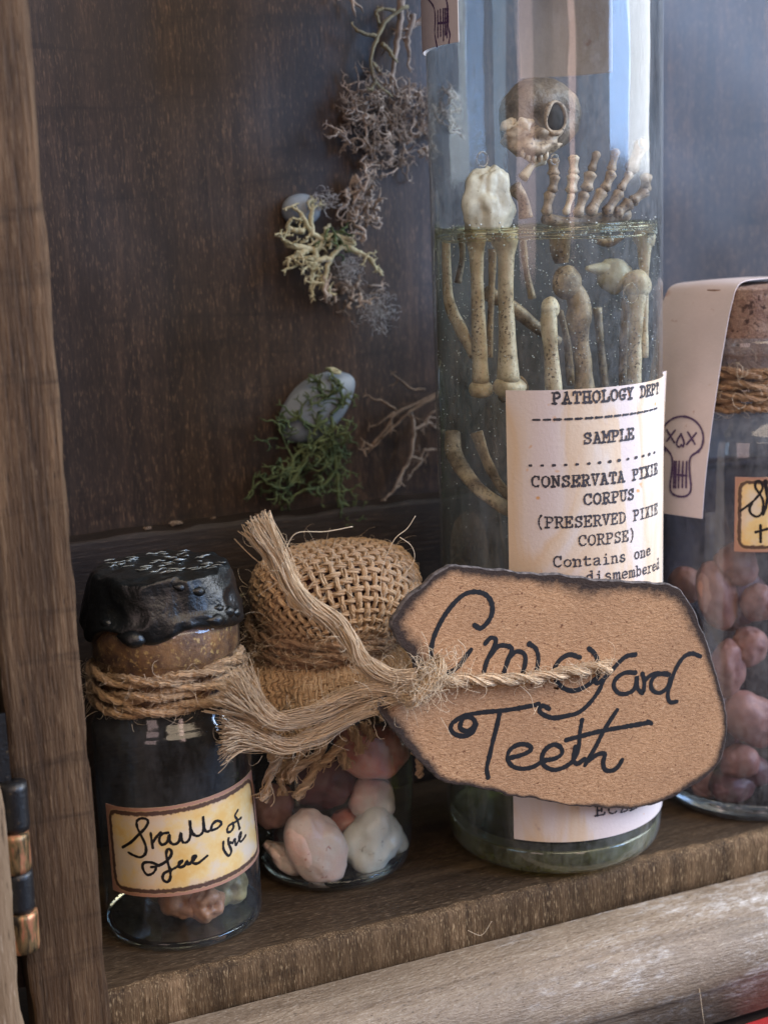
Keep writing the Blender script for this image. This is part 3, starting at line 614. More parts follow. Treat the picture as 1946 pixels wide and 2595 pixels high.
for (u, v, Y, r, mt, lb, dn) in ((468, 2292, 29.3, .50, M_orange, 'small orange-brown skull at the left in the bottom of the wax-sealed bottle', [((-.3, -.9, .2), .3, .3), ((.35, -.9, .2), .3, .3)]),
        (572, 2268, 29.5, .52, M_olive, 'small olive skull at the right in the bottom of the wax-sealed bottle', [((-.5, -.9, .1), .3, .25), ((.1, -1, .1), .3, .25)]),
        (527, 2318, 28.9, .40, M_orange, 'small creased reddish skull lowest in the front of the wax-sealed bottle', [((-.2, -1, .25), .25, .4), ((.4, -.9, .25), .25, .4), ((.1, -1, -.4), .3, .2)]),
        (420, 2250, 30.2, .40, M_olive, 'dark skull lying behind the others in the wax-sealed bottle', [])):
    blob('small_skull', mt, inside(u, v, Y, KX, KY, 1.66 - r, r * .85 + .14), (r, r, r * .95), lb, 'skull', 'little skulls inside the wax-sealed bottle', amp=.2, fr=1.6, dents=dn)

# ================================================================== TEETH JAR
TX, TY = 11.4, 30.5
tj = thing('glass_jar', 'low glass jar of pebbles with a burlap cover tied over its lid', 'jar', (TX, TY, 0), 'stoppered jars and bottles on the shelf')
MB().lathe(sm([(0, .03), (1.35, .03), (1.7, .12), (1.86, .4), (1.93, 1), (2.0, 2), (2.03, 3), (2.0, 4.6), (1.85, 5.1), (1.5, 5.4), (1.45, 6)], 3), TX, TY, 96).build('glass_body', M_glass, tj)
MB().lathe([(0, .07), (1.3, .07), (1.66, .16), (1.78, .36), (1.70, .32), (1.3, .2), (0, .17)], TX, TY, 72).build('glass_base', M_base, tj)
CX, CY = TX + .30, TY - .13
MB().lathe([(0, 5.2), (1.3, 5.2), (1.4, 5.9), (1.68, 6.4), (1.76, 7.2), (1.5, 7.55), (0, 7.6)], TX + .22, TY - .1, 48).build('lid', M_peb_m, tj)
# burlap: yarns of a square cloth laid over the lid; meridian profile (length, radius, height)
mer = sm([(0, 7.86), (.7, 7.83), (1.3, 7.74), (1.72, 7.52), (1.93, 7.1), (1.93, 6.7), (1.80, 6.3), (1.60, 5.98), (1.50, 5.72), (1.60, 5.45), (1.95, 5.1), (2.22, 4.6), (2.32, 4.0), (2.30, 3.4), (2.28, 2.6), (2.3, 1.8)], 8)
mlen = np.r_[0, np.cumsum(np.linalg.norm(np.diff(mer, axis=0), axis=1))]
FA = math.radians(-141)          # a corner of the square cloth hangs towards the front left
def cloth(p, q, off=0.0):
    rho = np.hypot(p, q); th = np.arctan2(q, p) + FA - math.pi / 4
    r = np.interp(rho, mlen, mer[:, 0]); z = np.interp(rho, mlen, mer[:, 1])
    sk = np.clip((rho - 4.0) / .8, 0, 1); r = r * (1 + sk * (.055 * np.sin(6 * th + 1) + .03 * np.sin(11 * th))) + off + .05 * vnoise(np.stack([th * 2 + 5, z * 1.2, th * 0 + 1], -1))
    capw = np.clip((z - 5.4) / .8, 0, 1); cx = TX + .30 * capw; cy = TY - .13 * capw
    dome = np.clip(1 - rho / 2.2, 0, 1)
    return np.stack([cx + r * np.cos(th), cy + r * np.sin(th), z + off * dome * 1.5 + capw * .06 * np.cos(th + .8)], -1)
cover = MB(); step = .232; half = 5.05; ends = []
ns = int(half / step)
for fam in (0, 1):
    for i in range(-ns, ns + 1):
        c_ = i * step + rnd.uniform(-.02, .02); ext = half + rnd.uniform(-.25, .2); t = np.arange(-ext, ext, .058)
        if abs(c_) > half: continue
        off = .045 * np.cos(np.pi * (t / step) + np.pi * (i % 2) + (np.pi if fam else 0)); cc = c_ + .018 * vnoise(np.stack([t * .8, t * 0 + i, t * 0 + fam], -1))
        p, q = (cc, t) if fam == 0 else (t, cc)
        P = cloth(p + 0 * t, q + 0 * t, off); w = .072 * (1 + .16 * vnoise(np.stack([t * 1.5, t * 0 + i * 3, t * 0 + 7], -1)))
        t3 = np.gradient(P, axis=0); t3 /= np.linalg.norm(t3, axis=1)[:, None] + 1e-9; n3 = np.cross(t3, np.array([0, 0, 1.]) + P * 0 + .01); n3 /= np.linalg.norm(n3, axis=1)[:, None] + 1e-9; b3 = np.cross(t3, n3)
        for k3 in range(4):
            a3 = t * 6.5 + k3 * 1.57 + rng.normal() * .2; cover.tube(P + (w * .55)[:, None] * (np.cos(a3)[:, None] * n3 + .8 * np.sin(a3)[:, None] * b3) + rng.normal(size=P.shape) * .004, w * rng.uniform(.42, .6), 4, tw=4, cap=False)
        ends += [P[0], P[-1]]
cv = cover.build('burlap_cover', M_jute, tj)
hb = MB(); rr_ = rng.uniform(-4.6, 4.6, (420, 2)); HP = cloth(rr_[:, 0], rr_[:, 1], np.full(420, .06)); hairs_on(hb, HP, 700, (.25, 1.0), .05, .0042)
tag(hb.build('loose_fibre', M_hair, cv), kind='stuff')
C3 = crop(550, 1300, 2.765)
b = MB(); hb = MB()
for i in range(4):
    P = ring(TX + .05, TY - .02, 1.70 + .05 * (i % 2), 5.58 + i * .17, tilt=.10, ph=-1 + i * .9, wob=.03, n=110); rope(b, P, .13, 2, 1.6, 6, .014, 14); hairs_on(hb, P, 160, (.25, .9), .14, .0045)
tie = b.build('neck_cord', M_jute_d, tj); tag(hb.build('loose_fibre', M_hair, tie), kind='stuff')
FR = [[(470, 1600), (430, 1720), (365, 1840), (350, 1940), (310, 2015)], [(720, 1640), (690, 1760), (640, 1880), (590, 1950), (545, 2000)], [(840, 1620), (880, 1700), (915, 1790)], [(930, 1500), (980, 1590), (1010, 1680)],
      [(1020, 1470), (1050, 1520), (1085, 1590)], [(620, 1620), (560, 1740), (480, 1820), (430, 1880)], [(760, 1560), (700, 1700), (540, 1800), (510, 1880)], [(900, 1580), (800, 1700), (700, 1790)]]
for i, f in enumerate(FR):
    P = sm([onY(u, v, 28.35 + .1 * (i % 3)) for u, v in C3(f)], 6); b = MB(); w = np.full(len(P), .10); rope(b, P, w, 2, .7, 6, .006)
    frayed(b, list(P[::-1][:: max(len(P) // 5, 1)]), .11, 26, .16, seed=i + 60, fr=.010, tail=.5); b.build('fringe_yarn', M_jute, cv)
# pebbles
R5 = crop(620, 1950, 3.456)
pg = 'pebbles inside the burlap-covered jar'
for (x, y, Y, rad, ry, mt, lb) in ((640, 670, 29.35, (.64, .5, 1.02), -.34, M_peb_p, 'large pinkish egg-shaped pebble at the front of the burlap-covered jar'),
        (1115, 740, 29.55, (.66, .6, .78), .1, M_peb_w, 'white lumpy pebble right of the large pinkish one in the burlap-covered jar'),
        (1125, 270, 29.8, (.52, .5, .58), .3, M_peb_g, 'half pink half white pebble resting on the white one in the burlap-covered jar'),
        (370, 790, 29.75, (.30, .4, .62), -.85, M_peb_p, 'slim pinkish pebble leaning low at the left in the burlap-covered jar'),
        (1290, 760, 30.0, (.34, .4, .52), -.2, M_peb_w, 'greyish pebble at the right wall of the burlap-covered jar'),
        (270, 330, 30.0, (.45, .4, .5), .4, M_nut, 'brownish pebble high at the left in the burlap-covered jar'),
        (900, 470, 30.2, (.5, .4, .4), 0, M_peb_r, 'red pebble wedged behind the white one in the burlap-covered jar'),
        (720, 130, 30.2, (.7, .6, .65), 0, M_peb_m, 'dark maroon pebble behind the fringe in the burlap-covered jar'),
        (520, 950, 30.9, (.7, .6, .5), 0, M_peb_m, 'maroon pebble on the floor of the burlap-covered jar'),
        (1120, -150, 29.45, (.85, .7, .62), .45, M_peb_r, 'big salmon-red pebble at the top of the burlap-covered jar, right of the fringe')):
    blob('pebble', mt, inside(*R5([(x, y)])[0], Y, TX, TY, 1.86 - min(rad) * 1.02, rad[2] * .84 + .2), rad, lb, 'pebble', pg, rot=(0, ry, 0), amp=.22, fr=1.25, dents=[((.3, -.9, .4), .5, .10), ((-.5, -.7, -.5), .4, .08)])

# ================================================================== TALL JAR
AXc, AYc, AR = 16.9, 29.4, 2.65
aj = thing('tall_glass_jar', 'tall clear glass cylinder of small bones in olive liquid with a typed label', 'jar', (AXc, AYc, 0), 'stoppered jars and bottles on the shelf')
MB().lathe(sm([(2.0, .03), (2.35, .08), (2.57, .3), (2.64, .7), (2.65, 1.5), (2.65, 6), (2.65, 12), (2.65, 18), (2.65, 23.6)], 3), AXc, AYc, 128).build('glass_body', M_glass_t, aj)
MB().lathe(sm([(.001, .25), (1.2, .16), (2.0, .05), (2.4, .12), (2.56, .35), (2.58, .75), (2.4, .62), (1.6, .55), (.001, .62)], 3), AXc, AYc, 96).build('glass_base', M_base_o, aj)
MB().lathe([(0, 22.6), (2.5, 22.6), (2.55, 23.2), (2.6, 24.3), (0, 24.3)], AXc, AYc, 64).build('cork', M_cork, aj)
LV = 14.95
def menisc(rr, zz, th): return rr, zz + np.where(zz > LV - .01, .05 * np.sin(5 * th) * (rr > 1) + .03 * np.sin(9 * th + 1) * (rr > .5), 0)
liq = MB().lathe([(0.001, .75), (2.3, .8), (2.56, 1.1), (2.57, 5), (2.57, 10), (2.57, LV - .25), (2.57, LV + .12)], AXc, AYc, 96, menisc).build('preserving_liquid', M_liq, loc=(AXc, AYc, .75))
tag(liq, 'olive preserving liquid filling two thirds of the tall bone jar', 'liquid')
def M_surf():
    t = NT('liquid_surface'); nrm = t.bump(t.noise(t.co((1, 1, 1)), 1.6, 3, .6), .8, .12)
    lw = t.n('LayerWeight', Blend=.5, Normal=nrm).outputs['Facing']
    f = t.math('MINIMUM', t.math('ADD', .03, t.math('MULTIPLY', t.math('POWER', lw, 5.0), .8)), 1.0)
    tr = t.n('BsdfTransparent', Color=(.86, .87, .78)); gl = t.n('BsdfGlossy', Color=(.9, .88, .75), Roughness=.06, Normal=nrm)
    mx = t.n('MixShader', i0=f); t.t.links.new(tr.outputs[0], mx.inputs[1]); t.t.links.new(gl.outputs[0], mx.inputs[2]); t.t.links.new(mx.outputs[0], t.out.inputs[0]); return t.m
MB().lathe([(2.57, LV + .12), (2.45, LV + .02), (2.25, LV - .02), (1.6, LV - .04), (.8, LV - .03), (.001, LV - .02)], AXc, AYc, 96, lambda r, z, th: (r, z + .045 * vnoise(np.stack([r * np.cos(th) * 1.5, r * np.sin(th) * 1.5, 0 * z + 0 * th], -1)))).build('liquid_surface', M_surf(), liq)
b = MB()
for i in range(4):
    t = np.linspace(0, 2 * np.pi, 160); z = LV + .06 - i * .075 + .05 * vnoise(np.stack([np.cos(t) * 2 + i * 3, np.sin(t) * 2 + 4, t * 0 + i], -1)); rr_ = 2.55 - .03 * i + .02 * np.sin(7 * t + i)
    b.tube(np.stack([AXc + rr_ * np.cos(t), AYc + rr_ * np.sin(t), z], -1), .022 + .012 * np.abs(np.sin(2.5 * t + i)), 6, cap=False)
b.build('meniscus', realglass('meniscus_liquid', (.93, .90, .74), .05), liq)
Bc = crop(1050, 200, 2.552)
PXC = 3636 / 36.0
def bone(path, rads, Y, mt, lb, knobs=(), flat=.85):
    rw_ = max(rads) * 1.18 / 2.552 / PXC / 2; P = sm([inside(*Bc([p])[0], Y, AXc, AYc, 2.5 - rw_) for i, p in enumerate(path)], 7); rads = [a * (1.06 if 0 < i_ < len(rads) - 1 else 1.12) for i_, a in enumerate(rads)]
    r = np.interp(np.linspace(0, 1, len(P)), np.linspace(0, 1, len(rads)), rads) / 2.552 / PXC / 2
    r = r * (1 + .13 * vnoise(np.stack([P[:, 2] * 3, P[:, 0] * 3, P[:, 1] * 3], -1)))
    b = MB(); b.tube(P, r, 14, flat=flat)
    for (x, y, w, h) in knobs:
        c = inside(*Bc([(x, y)])[0], Y, AXc, AYc, 2.5 - w * 1.2 / 2.552 / PXC / 2); n = 12; w *= 1.15; h *= 1.15; t = np.linspace(0, np.pi, n); p = np.linspace(0, 2 * np.pi, 2 * n, endpoint=False); Tt, Pp = np.meshgrid(t, p, indexing='ij')
        D = np.stack([np.sin(Tt) * np.cos(Pp), np.sin(Tt) * np.sin(Pp), np.cos(Tt)], -1); s_ = 1 + .16 * vnoise(D * 1.7 + x)
        b.grid(D * s_[..., None] * np.array([w, w * .85, h]) / 2.552 / PXC / 2 + c, closed=True, flip=True)
    o = b.build('bone', mt, loc=tuple(P[len(P) // 2])); return tag(o, lb, 'bone', 'bones inside the tall jar')
bone([(395, 1000), (400, 1120), (408, 1400), (418, 1700), (428, 1960)], [135, 120, 84, 80, 84, 90, 96, 104], 28.2, M_bone, 'long bone standing leftmost in the tall jar, its lower knob beside the label', [(432, 2005, 130, 95)])
bone([(575, 990), (590, 1120), (590, 1400), (600, 1700), (606, 1950)], [150, 150, 96, 90, 98, 108, 118, 126], 28.0, M_bone, 'thicker long bone just right of the leftmost standing bone in the tall jar', [(618, 1990, 165, 105)])
bone([(128, 1050), (170, 1240), (225, 1450), (300, 1620), (380, 1790)], [60, 75, 85, 80, 60], 28.9, M_bone, 'curved rib-like bone slanting down along the left glass of the tall jar', flat=.6)
bone([(870, 1450), (868, 1600), (885, 1800), (900, 2030)], [70, 100, 88, 92, 104], 27.9, M_bone, 'slender bone rising behind the left corner of the typed label', [(880, 1480, 95, 110)])
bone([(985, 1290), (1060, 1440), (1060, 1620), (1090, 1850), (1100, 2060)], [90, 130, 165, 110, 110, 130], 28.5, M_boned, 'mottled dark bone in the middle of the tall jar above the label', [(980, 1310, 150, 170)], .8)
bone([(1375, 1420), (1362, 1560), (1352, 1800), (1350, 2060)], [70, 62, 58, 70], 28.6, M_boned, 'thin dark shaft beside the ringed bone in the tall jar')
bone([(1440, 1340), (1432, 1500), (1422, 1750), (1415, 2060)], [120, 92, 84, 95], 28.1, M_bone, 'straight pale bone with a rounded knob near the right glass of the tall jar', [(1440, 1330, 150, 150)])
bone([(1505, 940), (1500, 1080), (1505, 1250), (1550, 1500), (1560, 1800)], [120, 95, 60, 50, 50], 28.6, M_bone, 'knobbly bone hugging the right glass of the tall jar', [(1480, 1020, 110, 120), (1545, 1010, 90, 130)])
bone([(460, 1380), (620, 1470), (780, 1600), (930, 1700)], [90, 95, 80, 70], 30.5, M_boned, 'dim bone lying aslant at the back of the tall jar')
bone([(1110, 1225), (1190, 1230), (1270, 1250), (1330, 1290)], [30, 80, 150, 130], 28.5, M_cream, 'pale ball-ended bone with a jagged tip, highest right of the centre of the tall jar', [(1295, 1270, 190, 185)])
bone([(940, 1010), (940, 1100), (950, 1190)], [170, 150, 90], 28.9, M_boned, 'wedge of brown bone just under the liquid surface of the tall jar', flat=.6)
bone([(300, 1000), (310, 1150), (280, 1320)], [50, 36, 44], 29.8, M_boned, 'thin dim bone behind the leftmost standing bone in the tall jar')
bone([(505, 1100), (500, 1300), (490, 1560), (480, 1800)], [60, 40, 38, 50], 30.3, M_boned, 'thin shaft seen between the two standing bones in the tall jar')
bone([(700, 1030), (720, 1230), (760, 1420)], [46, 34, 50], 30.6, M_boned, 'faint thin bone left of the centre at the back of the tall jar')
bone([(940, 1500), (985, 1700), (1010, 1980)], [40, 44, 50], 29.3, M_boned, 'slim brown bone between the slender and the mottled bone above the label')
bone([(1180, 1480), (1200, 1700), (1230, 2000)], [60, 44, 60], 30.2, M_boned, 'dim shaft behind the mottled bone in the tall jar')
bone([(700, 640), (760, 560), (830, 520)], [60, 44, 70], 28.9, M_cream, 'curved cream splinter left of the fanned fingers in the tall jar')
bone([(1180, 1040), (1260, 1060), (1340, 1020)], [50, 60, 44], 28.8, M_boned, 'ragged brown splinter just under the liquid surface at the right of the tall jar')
P2 = crop(1050, 950, 2.552)
def sh(pts): return [(x, y + 750 * 2.552) for x, y in pts]
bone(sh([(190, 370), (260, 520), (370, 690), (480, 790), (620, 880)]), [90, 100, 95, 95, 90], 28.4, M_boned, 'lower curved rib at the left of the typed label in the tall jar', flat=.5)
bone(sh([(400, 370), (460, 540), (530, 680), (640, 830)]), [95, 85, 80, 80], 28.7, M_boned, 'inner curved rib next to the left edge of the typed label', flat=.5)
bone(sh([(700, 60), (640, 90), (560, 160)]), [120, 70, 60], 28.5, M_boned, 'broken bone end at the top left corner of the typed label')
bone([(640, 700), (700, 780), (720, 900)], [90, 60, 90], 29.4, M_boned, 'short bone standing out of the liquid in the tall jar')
# fan of finger bones above the liquid
digits = [((905, 510), (905, 620), (885, 730), (860, 880)), ((1030, 495), (1030, 620), (1015, 740), (970, 880)), ((1180, 475), (1140, 600), (1110, 720), (1060, 880)), ((1305, 455), (1270, 600), (1220, 720), (1130, 880)), ((1480, 400), (1400, 600), (1330, 720), (1230, 870)), ((1560, 620), (1500, 720), (1400, 800), (1300, 880))]
hand = thing('skeleton_hand', 'little skeleton hand with finger bones fanned above the liquid in the tall jar', 'skeleton hand', tuple(onY(*Bc([(1150, 880)])[0], 28.6)))
for i, dg in enumerate(digits):
    P = [inside(*Bc([p])[0], 28.0 + .12 * abs(i - 2), AXc, AYc, 2.3) for p in dg]
    for a, c in zip(P[:-1], P[1:]):
        b = MB(); Q = np.array([a + (c - a) * t for t in np.linspace(-.02, 1.02, 8)]) + rng.normal(size=3) * .015; b.tube(Q, np.array([.07, .135, .115, .10, .095, .11, .135, .08]) * (1.05 + .12 * rng.normal()), 10); b.build('finger_bone', M_boned if i != 1 else M_bone, hand)
b = MB(); Q = sm([inside(*Bc([p])[0], 28.7, AXc, AYc, 2.3) for p in ((840, 900), (1000, 930), (1200, 900), (1380, 880))], 5); b.tube(Q, .16, 10, flat=.8); b.build('palm_bone', M_boned, hand)
# cream pelvis-like piece with holes
bl = blob('pelvis_bone', M_cream, inside(*Bc([(480, 820)])[0], 28.3, AXc, AYc, 1.95), (.56, .35, .80), 'cream shell-shaped bone above the two standing bones in the tall jar', 'bone', 'bones inside the tall jar', rot=(0, .1, 0), amp=.32, fr=1.7, dents=[((.3, -.9, .4), .4, .35), ((-.5, -.8, -.3), .3, .2), ((.1, -1, -.1), .15, .15)], seed=4.2)
sk = thing('miniature_skull', 'small brownish skull with a black eye socket, high in the tall jar', 'skull', tuple(onY(*Bc([(820, 320)])[0], 29.3)))
blob('cranium', M_shade, onY(*Bc([(800, 240)])[0], 29.4), (.95, .85, .85), None, None, amp=.08, dents=[((.35, -1, .05), .30, .34), ((-.45, -.95, -.10), .30, .36), ((0, -1, -.5), .18, .25)], parent=sk, seed=2.2, fr=2.0)
b = MB(); c = onY(*Bc([(912, 250)])[0], 28.60); t = np.linspace(0, 2 * np.pi, 30); b.tube(np.stack([c[0] + .25 * np.cos(t), c[1] + .03 * np.sin(2 * t), c[2] + .34 * np.sin(t)], -1), .05 + .02 * np.sin(3 * t), 7, cap=False); b.build('socket_rim', M_boned, sk)
blob('upper_jaw', M_boned, onY(*Bc([(770, 400)])[0], 29.0), (.66, .45, .40), None, None, amp=.30, fr=2.2, dents=[((-.5, -.8, .3), .35, .35), ((.35, -.9, .2), .3, .3)], parent=sk, seed=8.1)
blob('upper_jaw', M_bone, onY(*Bc([(690, 320)])[0], 29.1), (.40, .3, .30), None, None, amp=.35, fr=2.0, parent=sk, seed=5.1)
for k_, (x, y) in enumerate(((700, 480), (735, 500), (772, 512), (812, 510), (850, 496))):
    c = onY(*Bc([(x, y)])[0], 28.75); b = MB(); b.tube(np.array([c + [0, 0, .10], c, c - [0, 0, .10]]), [.05, .062, .03], 7); b.build('tooth', M_bone, sk)
blob('eye_socket', M_black, onY(*Bc([(915, 250)])[0], 28.66), (.22, .10, .30), None, None, amp=.08, parent=sk, seed=8.1)
# bubbles
ico_v = []; ph = (1 + 5 ** .5) / 2
ico_v = np.array([(-1, ph, 0), (1, ph, 0), (-1, -ph, 0), (1, -ph, 0), (0, -1, ph), (0, 1, ph), (0, -1, -ph), (0, 1, -ph), (ph, 0, -1), (ph, 0, 1), (-ph, 0, -1), (-ph, 0, 1)]) / math.sqrt(1 + ph * ph)
ico_f = [(0, 11, 5), (0, 5, 1), (0, 1, 7), (0, 7, 10), (0, 10, 11), (1, 5, 9), (5, 11, 4), (11, 10, 2), (10, 7, 6), (7, 1, 8), (3, 9, 4), (3, 4, 2), (3, 2, 6), (3, 6, 8), (3, 8, 9), (4, 9, 5), (2, 4, 11), (6, 2, 10), (8, 6, 7), (9, 8, 1)]
b = MB()
for i in range(1300):
    az = math.radians(rnd.uniform(-205, -20)); z = LV - .1 - abs(rnd.gauss(0, 3.3)); r_ = AR - .08 - (rnd.random() ** 3) * 1.6
    if z < 5: z = rnd.uniform(5, 14)
    s_ = rnd.choice([.005, .007, .009, .011, .015])
    b.add(ico_v * s_ + [AXc + r_ * math.cos(az), AYc + r_ * math.sin(az), z], ico_f)
for i in range(160):
    az = math.radians(rnd.uniform(-180, -30)); b.add(ico_v * rnd.uniform(.012, .03) + [AXc + 2.5 * math.cos(az), AYc + 2.5 * math.sin(az), LV + rnd.gauss(-.05, .13)], ico_f)
M_bubw = plain('bubble_glint', (.80, .84, .84), .15, .1, coat=1)
tag(b.build('air_bubbles', M_bubw, None, loc=(AXc, AYc, LV)), 'tiny air bubbles clinging to the inside of the tall jar', 'bubbles', kind='stuff')
for (x, y, r_) in ((440, 520, .13), (1400, 1385, .19), (1475, 410, .10), (905, 520, .09)):
    c = onY(*Bc([(x, y)])[0], 27.35); bb = MB(); t = np.linspace(0, 2 * np.pi, 28); P = np.stack([c[0] + r_ * np.cos(t), c[1] + 0 * t, c[2] + r_ * 1.15 * np.sin(t)], -1); bb.tube(P, .018, 6, cap=False)
    tag(bb.build('air_bubble', M_bub, None, loc=tuple(c)), 'large round air bubble at ' + {440: 'the top of the cream shell-shaped bone', 1400: 'the knob of the right-hand bone in the tall jar', 1475: 'the rightmost fingertip in the tall jar', 905: 'the leftmost fingertip in the tall jar'}[x], 'bubble', 'large air bubbles in the tall jar')
# typed label
def curlf(s, t): return .22 * max(0, (s - .93) / .07) ** 1.6 * (.35 + .65 * abs(2 * t - 1) ** 2)
th_r = math.atan2(AYc * -1, AXc * -1) + math.radians(0)
al, c4 = None, None
def tall_label():
    r = 2.665; a0, z0 = onCyl(1283.2, 989.2, AXc, AYc, r); a1, z1 = onCyl(1300, 2124.8, AXc, AYc, r)
    zt, zb = z0, z1; am = (a0 + a1) / 2; ar = am + 2 * (0)  # right end: just past the silhouette as seen from the front
    ar = math.radians(-16)
    n, m = 70, 60; V = np.zeros((m, n, 3)); V2 = V.copy(); uv = np.zeros((m, n, 2)); mp = cylmap(AXc, AYc, r)
    for i in range(m):
        for j in range(n):
            s, t = j / (n - 1), i / (m - 1); l = .006 + curlf(s, t) + .004 * math.sin(9 * s + 7 * t)
            a = am + (ar - am) * s; z = zb + (zt - zb) * t
            V[i, j] = mp(a * r, z, l); V2[i, j] = mp(a * r, z, l - .012); uv[i, j] = (s * 4, t * 9)
    b = MB(); b.grid(V, uv=uv); b.grid(V2, uv=uv, flip=True)
    for A, B_ in ((V[0], V2[0]), (V[-1], V2[-1]), (V[:, 0], V2[:, 0]), (V[:, -1], V2[:, -1])): b.grid(np.stack([A, B_]))
    o = b.build('typed_label', M_lab, aj)
    T = MB(); mpp = cylmap(AXc, AYc, r)
    def row(txt, x0, y0, x1, y1, hgt=.235, wf=1.0, cr=P2, w=.042, end=None):
        A = onCyl(*cr([(x0, y0)])[0], AXc, AYc, r); Bq = onCyl(*cr([(x1, y1)])[0], AXc, AYc, r)
        sa, sb, z = A[0] * r, Bq[0] * r, A[1]
        z = A[1]; slope = (Bq[1] - A[1]) / (sb - sa) * .6
        n = len(txt); adv = (sb - sa) / (n - .2)
        for i, ch in enumerate(txt):
            for st in G.get(ch, []):
                st = [(sa + adv * i + p[0] / 4 * adv * .82, z + slope * adv * i + p[1] / 6 * hgt) for p in st]; ribbon(T, st, w, mpp, .24, .018)
            if ch == '-': ribbon(T, [(sa + adv * i, z + slope * adv * i), (sa + adv * (i + .62), z + slope * adv * i)], .045, mpp, .15, .018)
            if ch == '.': ribbon(T, [(sa + adv * i, z + slope * adv * i), (sa + adv * i + .03, z + slope * adv * i)], .062, mpp, .15, .018)
    row('PATHOLOGY DEPT', 890, 185, 1572, 122)
    row('---------------', 765, 290, 1566, 215)
    row('SAMPLE', 1092, 445, 1414, 412)
    row('..............', 745, 585, 1566, 492)
    row('CONSERVATA PIXIE', 757, 722, 1565, 640, w=.046)
    row('CORPUS', 1092, 840, 1414, 806)
    row('(PRESERVED PIXIE', 782, 985, 1565, 905, w=.036)
    row('CORPSE)', 1060, 1105, 1422, 1068, w=.036)
    row('Contains one', 897, 1240, 1520, 1170, w=.036)
    row('dismembered', 1105, 1338, 1575, 1270, w=.036)
    row('ECZE', 1125, 185, 1420, 150, cr=crop(1100, 2000, 2.765), w=.040)
    T.build('typing', M_type, o)
tall_label()
# paper strip ends on the tall jar
def flat_sheet(name, mat, V, parent, th=.02):
    V = np.asarray(V, float); b = MB(); b.grid(V)
    du = np.gradient(V, axis=0); dv = np.gradient(V, axis=1); N = np.cross(du, dv); N /= np.linalg.norm(N, axis=2)[..., None] + 1e-9; V2 = V - N * th
    b.grid(V2, flip=True)
    for A, B_ in ((V[0], V2[0]), (V[-1], V2[-1]), (V[:, 0], V2[:, 0]), (V[:, -1], V2[:, -1])): b.grid(np.stack([A, B_]))
    return b.build(name, mat, parent)
C1 = crop(820, 0, 2.633)
st = thing('paper_strip', 'cream paper strip over the tall jar top, drawn skull jaw on its end', 'paper strip', (AXc, AYc, 24.3), 'skull-drawing paper strips over the jar tops')
c_tl = onCyl(*C1([(668, -60)])[0], AXc, AYc, 2.69); c_br = onCyl(*C1([(908, 280)])[0], AXc, AYc, 2.69); c_bl = onCyl(*C1([(700, 352)])[0], AXc, AYc, 2.69)
aL, aR = math.radians(-198), c_br[0]
if aR > 0: aR -= 2 * math.pi
zB = c_br[1]
aL = aR - 1.0
V = [[cylmap(AXc, AYc, 2.69)(2.69 * (aL + (aR - aL) * s), zB + (24.2 - zB) * t, .02) for s in np.linspace(0, 1, 16)] for t in np.linspace(0, 1, 20)]
fe = flat_sheet('strip_end', M_strip, V, st)
b = MB(); mp = cylmap(AXc, AYc, 2.69)
for q in ([(690, -20), (735, 40), (748, 120), (745, 220), (760, 312)], [(818, -20), (832, 60), (835, 180), (845, 230), (838, 290)], [(765, 70), (765, 250)], [(782, 65), (784, 240)], [(800, 60), (803, 270)], [(812, 60), (816, 230)], [(824, 60), (826, 250)], [(765, 155), (826, 150)]):
    pp = [];
    for u, v in C1(q):
        a, z = onCyl(u, v, AXc, AYc, 2.72)
        if a > 0: a -= 2 * math.pi
        pp.append((a * 2.69, z))
    ribbon(b, sm(pp, 5), .045, mp, .15, .045)
b.build('skull_drawing', M_pur, fe)
B6 = crop(1050, 0, 2.552)
aC = math.radians(48)
V = [[cylmap(AXc, AYc, 2.69)(2.69 * (aC + .85 * (s - .5)), 18.55 + (24.2 - 18.55) * t, .02) for s in np.linspace(0, 1, 16)] for t in np.linspace(0, 1, 12)]
flat_sheet('strip_end', M_strip, V, st)
V = [[np.array([AXc + r_ * math.cos(a), AYc + r_ * math.sin(a), 24.34]) for a in (0, 1)] for r_ in (0, 1)]
pA, pB = np.array([AXc + 2.69 * math.cos((aL + aR) / 2), AYc + 2.69 * math.sin((aL + aR) / 2), 24.35]), np.array([AXc + 2.69 * math.cos(aC), AYc + 2.69 * math.sin(aC), 24.35]); dd = (pB - pA) / np.linalg.norm(pB - pA); nn = np.array([-dd[1], dd[0], 0])
flat_sheet('strip_top', M_strip, [[pA + (pB - pA) * s + nn * t for t in (-1.1, 1.1)] for s in np.linspace(0, 1, 6)], st)

